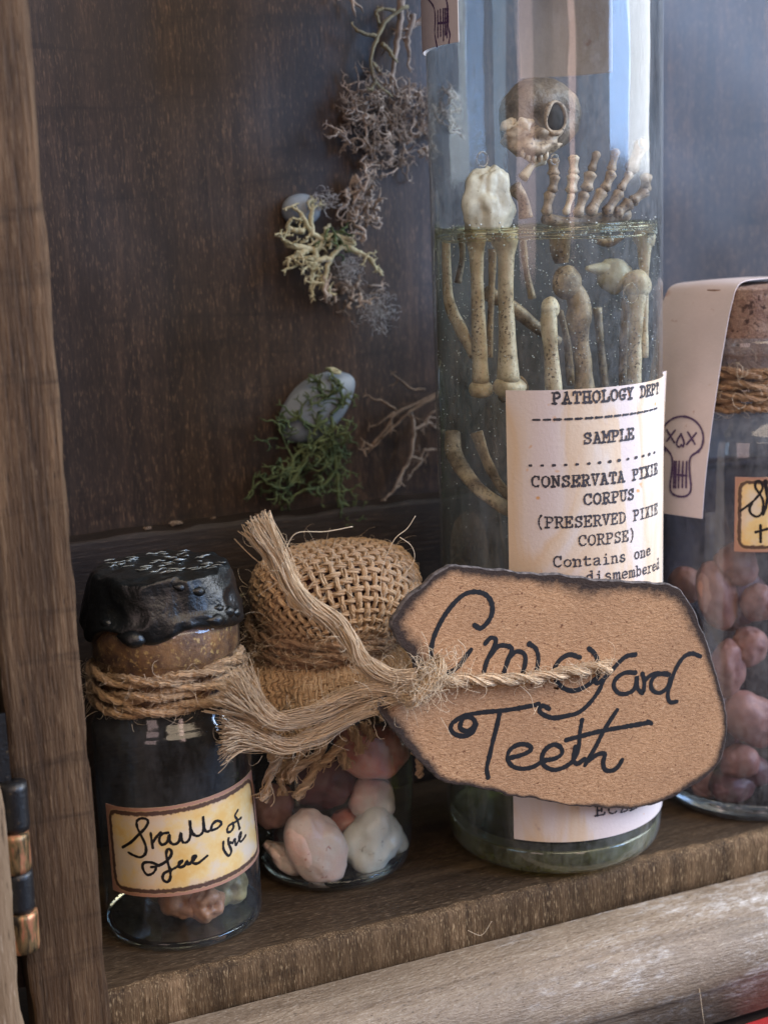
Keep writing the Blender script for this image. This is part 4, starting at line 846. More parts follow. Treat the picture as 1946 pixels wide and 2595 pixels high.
# ================================================================== RIGHT JAR
RX, RY = 22.8, 29.4
rj = thing('corked_glass_jar', 'corked glass jar of pinkish-brown nuts with a yellow label, at the right edge', 'jar', (RX, RY, 0), 'stoppered jars and bottles on the shelf')
MB().lathe(sm([(0, .03), (1.8, .03), (2.1, .1), (2.24, .35), (2.26, 1), (2.25, 5), (2.25, 9.3), (2.18, 9.8), (1.95, 10.2), (1.75, 10.45), (1.65, 10.7), (1.62, 11.6), (1.66, 11.75), (1.8, 11.8), (1.84, 12.0), (1.80, 12.15), (1.7, 12.2)], 3), RX, RY, 96).build('glass_body', M_glass_r, rj)
MB().lathe([(0, .07), (1.8, .07), (2.12, .2), (2.18, .5), (2.05, .5), (1.6, .35), (0, .35)], RX, RY, 72).build('glass_base', M_base, rj)
MB().lathe(sm([(0.001, 10.7), (1.5, 10.7), (1.56, 11.2), (1.60, 12.0), (1.66, 12.8), (1.66, 13.25), (1.58, 13.38), (.8, 13.4), (0.001, 13.4)], 4), RX, RY, 120, lambda r, z, th: (r + .03 * vnoise(np.stack([np.cos(th) * 5 + 9, np.sin(th) * 5 + 9, z * 3 + 0 * th], -1)) * (r > .5), z)).build('cork', M_cork, rj)
b = MB(); hb = MB()
for i in range(4):
    P = ring(RX, RY, 1.78 + .04 * (i % 2), 10.6 + i * .24, tilt=.05, ph=i, wob=.03, n=110); rope(b, P, .15, 2, 1.8, 6, .014, 12); hairs_on(hb, P, 90, (.3, 1.3), .12, .0055, 1.5)
rt = b.build('neck_cord', M_jute_d, rj); tag(hb.build('loose_fibre', M_hair, rt), kind='stuff')
q2 = crop(1600, 1130, 4.795); q1 = crop(1600, 680, 4.795)
r = 2.265; A = onCyl(*q2([(1258, 375)])[0], RX, RY, r); Bq = onCyl(*q2([(1255, 1278)])[0], RX, RY, r); a0 = A[0]; mp = cylmap(RX, RY, r)
V = np.zeros((14, 34, 3)); V2 = V.copy(); uv = np.zeros((14, 34, 2))
for i in range(14):
    for j in range(34):
        s, t = j / 33, i / 13; V[i, j] = mp((a0 + s * 1.55) * r, Bq[1] + (A[1] - Bq[1]) * t, .045); V2[i, j] = mp((a0 + s * 1.55) * r, Bq[1] + (A[1] - Bq[1]) * t, .015); uv[i, j] = (s * 3.9, t * 2.0)
b = MB(); b.grid(V, uv=uv); b.grid(V2, flip=True, uv=uv)
for a_, b_ in ((V[0], V2[0]), (V[-1], V2[-1]), (V[:, 0], V2[:, 0]), (V[:, -1], V2[:, -1])): b.grid(np.stack([a_, b_]))
rl = b.build('paper_label', M_yel, rj); b = MB()
for s_ in ([(1320, 785), (1450, 690), (1540, 590), (1585, 500), (1560, 430), (1510, 430), (1500, 500), (1550, 580), (1592, 670), (1580, 800), (1520, 855), (1450, 820), (1430, 760), (1455, 700)], [(1590, 830), (1625, 740), (1640, 560), (1622, 410), (1612, 470), (1650, 640), (1690, 700), (1720, 640)], [(1560, 960), (1562, 1160)], [(1505, 1042), (1600, 1015), (1690, 990)], [(1690, 960), (1700, 1150)]):
    pp = [onCyl(u, v, RX, RY, r) for u, v in q2(s_)]; ribbon(b, sm([(a * r, z) for a, z in pp], 6), .06, mp, .1, .05)
b.build('handwriting', M_ink, rl)
# draped paper strip with the drawn skull
phi = math.radians(-156); a_ = np.array([math.cos(phi), math.sin(phi), 0]); t_ = np.array([-math.sin(phi), math.cos(phi), 0])
sp = thing('paper_strip', 'speckled paper strip with a cross-eyed skull drawing, hanging over the right jar cork', 'paper strip', (RX, RY, 13.4), 'skull-drawing paper strips over the jar tops')
pf = sm([(-1.5, 13.46), (-.6, 13.5), (.6, 13.52), (1.25, 13.50), (1.62, 13.36), (1.86, 12.9), (2.05, 12.2), (2.3, 11.0), (2.5, 9.8), (2.62, 8.8), (2.66, 7.93)], 6)
ctr = np.array([RX, RY, 0])
wl = lambda z: np.linspace(-1.5, .42, 9) - (13.4 - min(z, 13.4)) * .05
V = np.array([[ctr + a_ * (p[0] + .04 * math.sin(w * 1.3)) + t_ * w + np.array([0, 0, p[1] + .05 * (1 - w * w / 1.3) * (p[1] > 13.2)]) for w in wl(p[1])] for p in pf])
so = flat_sheet('strip_sheet', M_strip, V, sp)
# drawing: project on the hanging face by intersecting with its surface profile
def onstrip(u, v):
    d = ray(u, v); best = None
    for k_ in range(len(pf) - 1):
        p0, p1 = pf[k_], pf[k_ + 1]
        if p1[1] > 13.3: continue
        e = np.array([p1[0] - p0[0], p1[1] - p0[1]]); nrm = a_ * (-e[1]) + np.array([0, 0, e[0]])
        P0 = ctr + a_ * p0[0] + np.array([0, 0, p0[1]]); tt = nrm @ (P0 - EYE) / (nrm @ d); Q = EYE + d * tt
        if min(p0[1], p1[1]) - .02 <= Q[2] <= max(p0[1], p1[1]) + .02: best = Q
    if best is None:
        p0 = pf[-1]; P0 = ctr + a_ * p0[0]; best = EYE + d * (a_ @ (P0 - EYE) / (a_ @ d))
    return (best - ctr) @ t_, best[2]
zz_ = pf[::-1, 1]; ss_ = pf[::-1, 0]
def mstrip(w, z, l=0): return ctr + a_ * (np.interp(z, zz_, ss_) + .04 * math.sin(w * 1.3) + .012 + l) + t_ * w + np.array([0, 0, z])
b = MB(); circ = [(612 + 262 * math.cos(t), 2062 + 262 * math.sin(t)) for t in np.linspace(math.radians(142), math.radians(400), 20)]
low = [(385, 0), (470, 105), (490, 190), (482, 330), (465, 450), (468, 540), (505, 590), (580, 615), (660, 608), (712, 560), (720, 470), (706, 350), (703, 200), (725, 125), (790, 78), (850, 20)]
S1 = [circ, [(420, 1962), (515, 2118)], [(525, 1966), (420, 2102)], [(680, 1990), (770, 2133)], [(785, 2002), (668, 2138)], [(595, 2015), (552, 2090), (545, 2148), (580, 2172), (600, 2142), (620, 2170), (634, 2110), (597, 2015)]]
S2 = [low] + [[(x, 190), (x - 6, 350), (x - 8, 505)] for x in (515, 538, 575, 622, 668)] + [[(508, 348), (668, 362)]]
for cr, L_ in ((q1, S1), (q2, S2)):
    for s_ in L_:
        pp = [onstrip(u, v) for u, v in cr(s_)]; ribbon(b, sm(pp, 5), .05, mstrip, .12, .012)
b.build('skull_drawing', M_pur, so)
R3 = crop(1600, 1590, 3.951)
ng = 'nuts inside the right jar'
for (u, v, Y, rad, ry, mt, lb) in ((1838, 1694, 27.9, (.46, .45, .72), .1, M_nut, 'pinkish creased nut standing upright behind the right edge of the kraft tag'),
        (1905, 1822, 28.0, (.85, .6, .72), .5, M_nut, 'largest pinkish nut at the right edge below the creased one'),
        (1785, 2003, 28.0, (.36, .4, .36), 0, M_nut, 'small orange-pink nut low down under the right corner of the kraft tag'),
        (1850, 2030, 28.3, (.58, .5, .40), 0, M_peb_m, 'maroon nut on the bottom of the right jar'),
        (1870, 1930, 27.6, (.5, .45, .42), -.5, M_nut, 'flat reddish nut between the largest pinkish one and the maroon one'),
        (1760, 1700, 28.4, (.5, .45, .6), .2, M_nut, 'reddish nut mostly hidden behind the right end of the kraft tag'),
        (1900, 1640, 28.4, (.5, .45, .5), .4, M_nut, 'reddish nut behind the upper right of the creased one'),
        (1860, 1430, 28.6, (.6, .5, .5), .1, M_nut, 'topmost reddish nut just under the yellow label of the right jar'),
        (1735, 1480, 28.2, (.4, .45, .5), .1, M_nut, 'small reddish nut above the right shoulder of the kraft tag'),
        (1815, 1510, 28.0, (.48, .45, .82), -.3, M_nut, 'tall dusky nut above the right corner of the kraft tag'),
        (1922, 1525, 28.2, (.42, .45, .5), .2, M_nut, 'dull brown nut at the right edge under the yellow label'),
        (1720, 1600, 28.7, (.5, .45, .6), .2, M_peb_m, 'dark nut deep behind the top right corner of the kraft tag'),
        (1900, 1950, 28.4, (.5, .45, .4), .2, M_peb_m, 'dark nut between the large pinkish and the maroon nut'),
        (1780, 1850, 29.2, (.9, .7, 1.2), .2, M_peb_m, 'big dark nut filling the back of the right jar'),
        (1860, 1500, 29.8, (.8, .7, .9), .2, M_peb_m, 'dark nut at the back of the right jar below its label')):
    blob('nut', mt, inside(u, v, Y, RX, RY, 2.14 - max(rad[0], rad[1]) * .95, rad[2] * .9 + .42), rad, lb, 'nut', ng, rot=(0, ry, 0), amp=.22, fr=1.1, dents=[((0.1, -1, .5), .25, .12), ((.1, -1, 0), .25, .14), ((0.1, -1, -.5), .25, .12)] if 'creased' in lb else ())
b = MB().lathe([(0.001, .4), (1.9, .42), (2.17, .7), (2.18, 5), (2.18, 8.7), (0.001, 8.7)], RX, RY, 64)
tag(b.build('dark_liquid', M_liq_r, None, loc=(RX, RY, .4)), 'murky dark liquid filling the corked jar at the right edge up to its label', 'liquid')

# ================================================================== HANG TAG
T4 = crop(950, 1400, 1.7463); TGY = 26.35
OUT = [(325, 57), (400, 62), (580, 80), (700, 90), (830, 99), (960, 118), (1100, 130), (1230, 132), (1290, 138), (1340, 160), (1385, 205), (1420, 270), (1450, 350), (1480, 430), (1510, 520), (1535, 620), (1553, 720), (1558, 790), (1550, 860), (1530, 920), (1490, 975), (1430, 1020), (1350, 1065), (1280, 1105), (1200, 1128), (1100, 1135), (960, 1128), (830, 1115), (700, 1092), (600, 1075), (480, 1050), (390, 1032), (310, 1018), (260, 990), (200, 930), (150, 870), (110, 810), (75, 765), (45, 735), (18, 700), (6, 672), (40, 630), (110, 590), (170, 550), (185, 510), (165, 470), (120, 410), (80, 360), (62, 325), (85, 280), (130, 215), (210, 150), (270, 95)]
hangtag = thing('hang_tag', 'brown kraft tag with scorched edges lettered Graveyard Teeth, before the tall jar', 'tag', tuple(onY(*T4([(800, 600)])[0], TGY)))
op = np.array([onY(u, v, TGY) for u, v in T4(OUT)]); op = np.vstack([op, op[:1]])
L_ = np.r_[0, np.cumsum(np.linalg.norm(np.diff(op, axis=0), axis=1))]; n = 420; s_ = np.linspace(0, L_[-1], n, endpoint=False)
ol = np.stack([np.interp(s_, L_, op[:, i]) for i in range(3)], -1)
ol = (ol + np.roll(ol, 1, 0) + np.roll(ol, -1, 0) + np.roll(ol, 2, 0) + np.roll(ol, -2, 0)) / 5
T = np.roll(ol, -1, 0) - np.roll(ol, 1, 0); T /= np.linalg.norm(T, axis=1)[:, None]; Nn = np.stack([-T[:, 2], T[:, 0] * 0, T[:, 0]], -1)   # in-plane normal
cen = onY(*T4([(800, 600)])[0], TGY); sgn = np.sign(((cen - ol) * Nn).sum(1).mean()); Nn *= sgn
jit = .022 * vnoise(np.stack([s_ * 3, s_ * 0, s_ * 0], -1)) + .012 * vnoise(np.stack([s_ * 9, s_ * 0 + 3, s_ * 0], -1)); ol = ol + Nn * jit[:, None]
# smoothed inward normals so the inset rings do not fold
Ns = Nn.copy()
for _ in range(25): Ns = (np.roll(Ns, 1, 0) + Ns + np.roll(Ns, -1, 0)) / 3
def inset(d, y): 
    q = ol + Ns * d; q[:, 1] = y; return q
mid = cen.copy(); mid[1] = TGY
def inward(d, y):
    v = mid - ol; v[:, 1] = 0; l = np.linalg.norm(v, axis=1)[:, None]; q = ol + v / l * np.minimum(d, l * .97); q[:, 1] = y; return q
def dist_out(q): return np.sqrt(((q[:, None, ::2] - ol[None, :, ::2]) ** 2).sum(-1)).min(1)
side = [inward(d, y) for d, y in ((.0, TGY + .14), (-.012, TGY + .07), (0, TGY + .02), (.025, TGY))]
front = [side[3]] + [inward(d, TGY) for d in (.06, .11, .16, .22, .28, .35, .43, .52, .63, .78, 1.0)]
front += [mid + (front[-1] - mid) * f for f in (.8, .6, .4, .2, .02)]
for q in front: q[:, 1] = TGY
def char_w(q):
    d = q - mid; a = np.arctan2(d[:, 2], d[:, 0]); w = .27 + .18 * np.clip(np.sin(a - .25), 0, 1) + .14 * np.clip(np.cos(a - .1), 0, 1) - .16 * np.clip(-np.sin(a), 0, 1)
    return w * (1 + .45 * vnoise(np.stack([np.cos(a) * 3 + 5, np.sin(a) * 3 + 5, a * 0], -1)))
fa = [np.clip(1 - dist_out(q) / char_w(q), 0, 1) for q in front]
b = MB(); b.grid(np.array(front), closed=True, a=np.array(fa)); tg = b.build('card', M_card, hangtag)
b = MB(); b.grid(np.array(side), closed=True); b.build('scorched_edge', M_ash, tg)
bk = [side[0]] + [mid + np.array([0, .14, 0]) + (side[0] - mid - np.array([0, .14, 0])) * f for f in (.5, .01)]
b = MB(); b.grid(np.array(bk), closed=True, flip=True); b.build('card_back', M_card, tg)
GT = [[(440, 322), (468, 335), (500, 305), (518, 265), (514, 220), (487, 185), (440, 174), (392, 187), (340, 235), (295, 300), (262, 370), (248, 435), (256, 490), (285, 525), (330, 530), (372, 500), (400, 462), (425, 430)],
 [(488, 402), (512, 377), (535, 388), (520, 430), (495, 480), (482, 525)], [(508, 460), (545, 415), (590, 415), (605, 430), (590, 470), (570, 530)], [(585, 480), (620, 440), (655, 445), (665, 475), (655, 530)], [(682, 405), (710, 425), (722, 470), (712, 530), (700, 560)],
 [(905, 465), (860, 452), (815, 478), (790, 530), (812, 582), (850, 608), (890, 610), (935, 590), (975, 560)], [(945, 425), (968, 445), (985, 480), (990, 530), (975, 565)],
 [(1150, 452), (1110, 460), (1075, 490), (1040, 530), (1010, 560), (985, 578), (968, 568)], [(1012, 560), (990, 610), (950, 665), (900, 708), (850, 722), (790, 732), (745, 718), (725, 697), (742, 678), (770, 692)],
 [(1150, 532), (1105, 532), (1066, 558), (1055, 592), (1077, 622), (1115, 624), (1148, 600), (1158, 545), (1160, 600), (1182, 622)], [(1182, 538), (1190, 570), (1188, 612)], [(1190, 570), (1215, 545), (1245, 535), (1290, 535)],
 [(1300, 540), (1250, 540), (1222, 568), (1224, 605), (1255, 622), (1290, 600), (1305, 560)], [(1438, 460), (1400, 447), (1362, 465), (1328, 518), (1306, 580), (1294, 630), (1304, 662), (1334, 660)],
 [(385, 738), (376, 775), (402, 790), (430, 778), (442, 750), (420, 728), (380, 732), (345, 752), (335, 782), (358, 806), (398, 812), (432, 795), (446, 762)], [(345, 752), (390, 724), (470, 708), (560, 700), (640, 688), (722, 672)], [(552, 706), (538, 770), (520, 840), (505, 905), (494, 955), (500, 995)],
 [(600, 908), (645, 897), (682, 880), (690, 862), (665, 849), (628, 852), (595, 876), (586, 912), (607, 945), (650, 957), (700, 948), (745, 922), (795, 912), (826, 890), (820, 862), (790, 850), (755, 870), (738, 905), (747, 942), (790, 962), (840, 948), (880, 915), (900, 860), (905, 800), (915, 742)], [(885, 860), (876, 912), (892, 935), (925, 915)],
 [(845, 830), (900, 815), (1000, 790), (1100, 772), (1215, 752)], [(1205, 748), (1222, 757)], [(1070, 697), (1040, 742), (1005, 800), (975, 860), (945, 910), (928, 942)], [(945, 920), (985, 893), (1015, 892), (1008, 930), (1018, 962), (1052, 964), (1076, 945), (1092, 918)]]
b = MB()
for st_ in GT:
    P = sm([onY(u, v, TGY)[[0, 2]] for u, v in T4(st_)], 7); ribbon(b, P, .113, lambda a, z, l=0: np.array([a, TGY - l, z]), .07, .004)
b.build('handwriting', M_ink, tg)

# twine that ties the tag: loop, knot and three combed-out tails
tw = thing('tag_twine', 'knotted jute twine with combed-out tails tied through the kraft tag', 'twine', tuple(onY(1075, 1725, 26.0)))
b = MB()
P = sm([onY(*T4([p])[0], y) for p, y in (((215, 560), 26.05), ((330, 566), 26.08), ((500, 566), 26.1), ((700, 556), 26.12), ((860, 530), 26.16), ((960, 512), 26.2), ((1040, 506), 26.22))], 7)
rw = np.full(len(P), .185); rw[-8:] = [.185, .19, .195, .20, .21, .215, .22, .22]
rope(b, P, rw * .80, 2, 1.25, 9, .004, 26); b.build('cord', M_fray, tw)
b = MB(); kc = [(205, 590), (228, 560), (250, 520)]
for i, (x, y, rx, rz, tl) in enumerate(((185, 605, .20, .34, .5), (215, 580, .22, .36, .35), (240, 545, .20, .33, .55), (270, 530, .17, .30, .2), (175, 622, .17, .24, .8))):
    c = onY(*T4([(x, y)])[0], 26.1); t = np.linspace(0, 2 * np.pi, 26)
    Q = np.stack([rx * .45 * np.cos(t), .23 * np.sin(t + .2), rz * np.cos(t)], -1); ca, sa = math.cos(tl), math.sin(tl); Q = np.stack([Q[:, 0] * ca + Q[:, 2] * sa, Q[:, 1], -Q[:, 0] * sa + Q[:, 2] * ca], -1)
    frayed(b, list((c + Q)[::3]), .085, 34, .0, seed=90 + i, fr=.014, tail=.1)
b.build('knot', M_fray, tw)
for i, (pts, ys, r_, nn_, spd) in enumerate((
    ([(255, 40), (330, 170), (430, 330), (520, 500), (650, 650), (830, 770), (940, 900), (1000, 1010), (1090, 1095), (1230, 1150), (1400, 1140)], (27.5, 27.3, 27.2, 27.1, 27.0, 26.9, 26.7, 26.6, 26.5, 26.3, 26.1), .20, 150, .35),
    ([(60, 1190), (200, 1310), (330, 1420), (480, 1465), (700, 1400), (900, 1300), (1100, 1235), (1300, 1225), (1420, 1215)], (27.4, 27.35, 27.3, 27.2, 27.0, 26.8, 26.5, 26.3, 26.1), .21, 150, .62),
    ([(20, 1560), (150, 1560), (330, 1600), (500, 1635), (680, 1570), (860, 1470), (1060, 1370), (1250, 1290), (1400, 1260)], (27.5, 27.45, 27.4, 27.3, 27.1, 26.9, 26.6, 26.35, 26.1), .20, 140, .60))):
    b = MB(); frayed(b, [onY(u, v, y) for (u, v), y in zip(C3(pts), ys)], r_ * .86, int(nn_ * 1.8), spd * .95, seed=i + 5, fr=.0105, tail=.36); ft = b.build('frayed_tail', M_fray, tw); h3 = MB(); hairs_on(h3, sm([onY(u, v, y) for (u, v), y in zip(C3(pts), ys)], 6)[4:], 110, (.25, .9), .2, .0045, 1.2); tag(h3.build('loose_fibre', M_hair, ft), kind='stuff')
hb = MB()
hairs_on(hb, P, 210, (.2, .7), .12, .0055, 1.5); kk = [onY(*T4([p])[0], 25.95) for p in ((190, 600), (230, 560), (260, 520), (290, 540))]; hairs_on(hb, np.array(kk), 170, (.3, 1.1), .25, .006, 1.4)
for w in ([(1200, 830), (1190, 700), (1150, 560), (1160, 380), (1240, 190), (1330, 110), (1390, 20)], [(1330, 1010), (1230, 900), (1190, 780), (1290, 480), (1380, 330), (1360, 230), (1280, 170)], [(480, 250), (560, 140), (760, 130), (950, 95)], [(1700, 1370), (1560, 1540), (1480, 1410), (1560, 1220)], [(1010, 1100), (880, 960), (800, 820), (790, 830)], [(1400, 1050), (1300, 860), (1220, 800)]):
    hb.tube(sm([onY(u, v, 26.9) for u, v in C3(w)], 8), .0075, 4)
for w in ([(640, 590), (660, 605), (690, 640), (705, 700), (720, 680), (700, 720)], [(205, 350), (230, 400), (245, 480)], [(365, 385), (400, 430), (380, 520)], [(700, 600), (740, 590)], [(150, 720), (130, 660), (90, 640)], [(290, 730), (320, 780), (340, 820)]):
    hb.tube(sm([onY(u, v, 26.1) for u, v in T4(w)], 8), .0075, 4)
tag(hb.build('loose_fibre', M_hair, tw), kind='stuff')

# ================================================================== MOSS, LICHEN AND STONES ON THE BACK PANEL
M5 = crop(650, 350, 2.106); BY = 34.9
def branch(b, p, d, l, r, depth, g, curl=.35, up=.0, split=(2, 3), shrink=.68, flat=.35):
    q = [p]; n = 5
    for i in range(n):
        d = d + g.normal(size=3) * curl * np.array([1, flat, 1]); d /= np.linalg.norm(d); nx = q[-1] + d * l / n
        if nx[1] > BY - .04: nx[1] = BY - .04; d[1] = -abs(d[1]) * .5
        if nx[1] < BY - 1.1: d[1] = abs(d[1])
        q.append(nx)
    b.tube(np.array(q), np.linspace(r, r * (.75 if depth else .35), n + 1), 5, flat=.7)
    if depth:
        for _ in range(g.integers(split[0], split[1] + 1)):
            branch(b, q[-1], d + g.normal(size=3) * np.array([.75, .3, .75]), l * shrink * g.uniform(.75, 1.2), r * .75, depth - 1, g, curl, up, split, shrink, flat)
        if g.random() < .6: branch(b, q[2], d + g.normal(size=3) * np.array([.9, .3, .9]), l * shrink * .7, r * .6, max(depth - 2, 0), g, curl, up, split, shrink, flat)
def limb(b, cr, pts, r0, r1, y, g, twigs=0, tl=.4, depth=1, curl=.25):
    P = sm([onY(u, v, y) for u, v in cr(pts)], 5); P = P + g.normal(size=P.shape) * .012; b.tube(P, np.linspace(r0, r1, len(P)) * (1 + .15 * vnoise(P * 3)), 7, flat=.75)
    for _ in range(twigs):
        i = g.integers(1, len(P)); d = g.normal(size=3) * np.array([1, .4, 1]); branch(b, P[i], d / np.linalg.norm(d), tl * g.uniform(.6, 1.2), r1 * .8, depth, g, curl)
    d = P[-1] - P[-2]; branch(b, P[-1], d / np.linalg.norm(d), tl, r1 * .9, depth, g, curl)
def setup(name, mat, b, lb, cat, grp=None):
    c = np.concatenate(b.v).mean(0); return tag(b.build(name, mat, None, loc=tuple(c)), lb, cat, grp)
gm = 'moss and lichen tufts glued to the back panel'
g = np.random.default_rng(3); b = MB()
for q in ([(520, 560), (440, 590), (395, 650), (375, 720), (362, 790)], [(395, 645), (330, 650), (300, 700), (298, 760)], [(440, 530), (360, 540), (310, 520), (270, 470), (240, 400)], [(360, 545), (320, 590), (260, 590), (200, 575), (160, 570)], [(270, 600), (225, 625), (180, 640)], [(300, 520), (290, 440), (300, 380)], [(250, 500), (200, 490), (165, 480)], [(310, 590), (310, 640), (250, 640)], [(490, 580), (540, 610), (600, 640)], [(500, 540), (450, 530), (420, 520)]):
    limb(b, M5, q, .105, .07, BY - .55, g, 3, .27, 2, .28)
setup('lichen', M_lich, b, 'cream antler-shaped lichen tuft beside the upper grey pebble on the back panel', 'lichen', gm)
def tangle(cr, cx, cy, wx, wy, n, l, r, depth, seed, curl, mat, lb, name='moss', cat='moss', y=None):
    g = np.random.default_rng(seed); b = MB()
    for _ in range(n):
        a, q = g.random() * 6.28, math.sqrt(g.random()); u, v = cr([(cx + wx * q * math.cos(a), cy + wy * q * math.sin(a))])[0]
        p = onY(u, v, (y or BY) - g.uniform(.1, .75)); d = g.normal(size=3); branch(b, p, d / np.linalg.norm(d), l * g.uniform(.6, 1.3), r * g.uniform(.7, 1.2), depth, g, curl)
    return setup(name, mat, b, lb, cat, gm)
tangle(M5, 570, 370, 95, 160, 46, .42, .055, 1, 5, .85, M_bmoss, 'curly brown moss clump right of the cream lichen on the back panel')
tangle(M5, 480, 830, 150, 70, 26, .35, .05, 1, 6, .8, M_bmoss, 'thin brown moss trailing under the cream lichen')
tangle(M5, 430, 540, 70, 80, 16, .35, .05, 1, 7, .6, M_green, 'small dark green moss sprig in the middle of the cream lichen')
g = np.random.default_rng(9); b = MB()
for q in ([(400, 1480), (410, 1640), (430, 1800), (440, 1950), (470, 2030)], [(400, 1560), (300, 1640), (240, 1760), (120, 1800), (30, 1830)], [(300, 1640), (200, 1700), (170, 1850)], [(380, 1500), (300, 1540), (220, 1480)], [(390, 1600), (450, 1700), (360, 1850), (250, 1880)], [(240, 1760), (170, 1860), (110, 1870)], [(430, 1930), (540, 2000), (575, 2030)], [(440, 1960), (420, 2060)], [(360, 1400), (350, 1360)], [(400, 1480), (460, 1400), (440, 1320)]):
    limb(b, M5, q, .065, .055, BY - .6, g, 8, .34, 2, .35)
for _ in range(42):
    u, v = M5([(g.uniform(110, 500), g.uniform(1480, 1950))])[0]; d = g.normal(size=3); branch(b, onY(u, v, BY - g.uniform(.1, .9)), d / np.linalg.norm(d), .38, .045, 2, g, .42)
setup('moss', M_green, b, 'large dark green moss tuft spilling down from the lower grey pebble', 'moss', gm)
g = np.random.default_rng(12); b = MB()
limb(b, M5, [(980, 1355), (830, 1430), (740, 1470), (690, 1550), (620, 1640)], .075, .06, BY - .55, g, 2, .3, 1, .25); limb(b, M5, [(980, 1370), (850, 1440), (760, 1510), (660, 1610)], .07, .04, BY - .62, g, 1, .3, 1, .2)
limb(b, M5, [(740, 1450), (680, 1410), (610, 1390)], .06, .03, BY - .55, g, 1, .2, 1); limb(b, M5, [(900, 1340), (830, 1340), (740, 1270)], .05, .03, BY - .5, g, 1, .2, 1); limb(b, M5, [(740, 1460), (640, 1530)], .05, .03, BY - .55, g, 1, .2, 1)
setup('lichen', M_twig, b, 'forked tan lichen twig sticking out left of the tall jar', 'lichen', gm)
g = np.random.default_rng(13); b = MB()
for q in ([(820, 1450), (840, 1560), (820, 1700), (780, 1780), (725, 1890)], [(840, 1560), (910, 1520), (950, 1540)], [(900, 1540), (920, 1480)], [(820, 1700), (880, 1720), (850, 1760)], [(890, 1670), (950, 1660)]): limb(b, M5, q, .06, .045, BY - .4, g, 2, .25, 1, .3)
setup('lichen', M_bmoss, b, 'dark branching lichen hanging below the tan twig beside the tall jar', 'lichen', gm)
g = np.random.default_rng(14); b = MB()
for q in ([(560, 40), (430, 130), (350, 270), (315, 400), (350, 550), (420, 610)], [(345, 240), (280, 230), (215, 195)], [(390, 290), (430, 330), (465, 385)], [(330, 420), (385, 490)], [(350, 550), (315, 605)], [(400, 60), (350, 80), (370, 150)], [(480, 70), (400, 60)]): limb(b, C1, q, .07, .05, BY - .6, g, 0, .12, 1, .2)
setup('lichen', M_dry, b, 'long bare olive lichen stem at the top, left of the tall jar', 'lichen', gm)
g = np.random.default_rng(15); b = MB()
for q in ([(520, 0), (500, 200), (470, 400), (450, 560)], [(600, 100), (560, 250), (570, 380)], [(660, 130), (560, 200)]): limb(b, C1, q, .12, .06, BY - .35, g, 2, .25, 1, .2)
for q in ([(90, 0), (130, -20)], [(190, 0), (205, 90)], [(180, 0), (260, 60)]): limb(b, C1, q, .05, .035, BY - .3, g, 0, .1, 0)
setup('lichen', M_bmoss, b, 'faded brown lichen stalks hanging behind the olive stem at the top', 'lichen', gm)
tangle(C1, 440, 830, 300, 300, 120, .42, .038, 2, 21, .55, M_bmoss, 'large greyish brown moss tuft below the olive stem, beside the tall jar')
tangle(C1, 850, 700, 70, 200, 16, .4, .034, 1, 22, .5, M_bmoss, 'sparse brown moss seen through the tall jar')
g = np.random.default_rng(16); b = MB()
E5 = lambda q: [(x / .8525, y / .8525) for x, y in q]
limb(b, E5, [(498, 1330), (512, 1305), (508, 1290)], .05, .035, 33.4, g, 3, .25, 1)
setup('lichen', M_dry, b, 'small pale lichen sprig peeping out right of the black wax seal', 'lichen', gm)
gp = 'grey pebbles glued to the back panel'
blob('grey_stone', M_rock, onY(*M5([(240, 385)])[0], BY - .1), (.50, .30, .42), 'upper blue-grey pebble half covered by cream lichen', 'pebble', gp, amp=.06)
blob('grey_stone', M_rock, onY(*M5([(325, 1430)])[0], BY - .12), (1.16, .45, .74), 'larger lower blue-grey pebble with green moss on it', 'pebble', gp, rot=(0, -.66, 0), amp=.07)
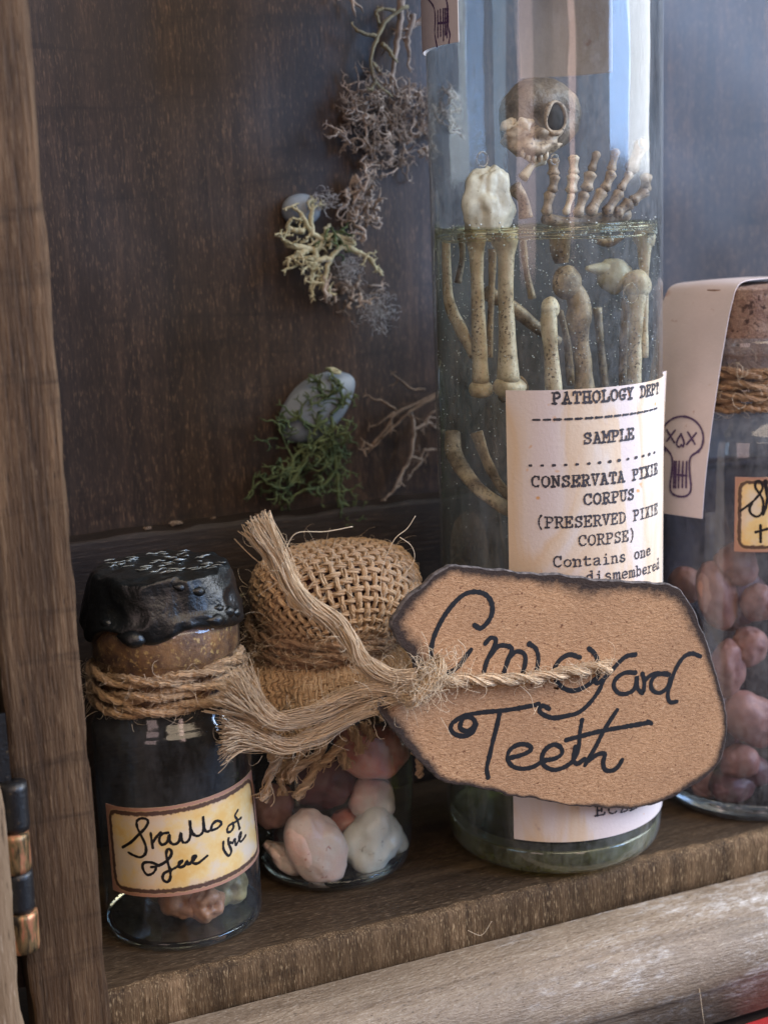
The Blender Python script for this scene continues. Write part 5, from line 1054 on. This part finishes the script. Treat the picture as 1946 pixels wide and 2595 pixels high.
def fluff(cx, cy, wx, wy, n, lb):
    g = np.random.default_rng(int(cx)); b = MB()
    for _ in range(n):
        u, v = M5([(cx + g.normal() * wx * .5, cy + g.normal() * wy * .5)])[0]; p = onY(u, v, BY - g.uniform(.5, .9)); q = [p]; d = g.normal(size=3)
        for k_ in range(8): d = d + g.normal(size=3) * .7; d /= np.linalg.norm(d); q.append(q[-1] + d * .05)
        b.tube(np.array(q), .007, 3, cap=False)
    return setup('fibre_fluff', M_fluff, b, lb, 'fluff', 'bits of grey fluff caught on the moss')
fluff(500, 700, 75, 60, 80, 'grey fluff caught just below the cream lichen'); fluff(640, 930, 85, 90, 110, 'larger grey fluff at the lowest tip of the brown moss'); fluff(370, 330, 80, 45, 50, 'wispy grey fluff on top of the upper pebble')
fluff(0, -350, 10, 10, 3, 'stray pale fibre on the panel at the top') if False else None
fg = 'wood and lichen crumbs on the ledge of the back rail'
for (u, yy, w, lb) in ((443, 34.6, .10, 'pale crumb in the middle of the back ledge'), (372, 34.4, .07, 'small flat crumb left of the middle on the back ledge'), (655, 34.45, .06, 'small crumb on the back ledge below the green moss'), (540, 34.7, .05, 'tiny crumb on the back ledge just left of the green moss')):
    p = onY(u, 1300, yy); p[2] = 7.99
    blob('crumb', M_twig, p, (w * 1.5, w, w * .5), lb, 'crumb', fg, amp=.5, fr=2)
blob('crumb', M_lich, onY(*M5([(410, 1240)])[0], BY - .5), (.20, .08, .07), 'pale flake on top of the lower grey pebble', 'crumb', fg, rot=(0, .35, 0), amp=.4, fr=2)
# loose threads on the wood
def thread(lb, pts, y, r=.009):
    b = MB(); b.tube(sm([onY(u / .8525, v / .8525, yy) for (u, v), yy in zip(pts, y)], 8), r, 4); setup('thread', M_hair, b, lb, 'thread', 'stray threads lying on the wood')
thread('fine straight thread lying across the worn front moulding', [(1490, 2002), (1502, 2080), (1520, 2212)], (26.1, 25.55, 25.3), .006)
thread('curved hair on the shelf front below the typed jar', [(1010, 2010), (1040, 2020), (1062, 1990)], (27.05, 27.05, 27.05), .005)
thread('short pale fibre curled on the right of the left post', [(95, 2296), (110, 2300), (128, 2312)], (26.98, 26.98, 26.98), .006)
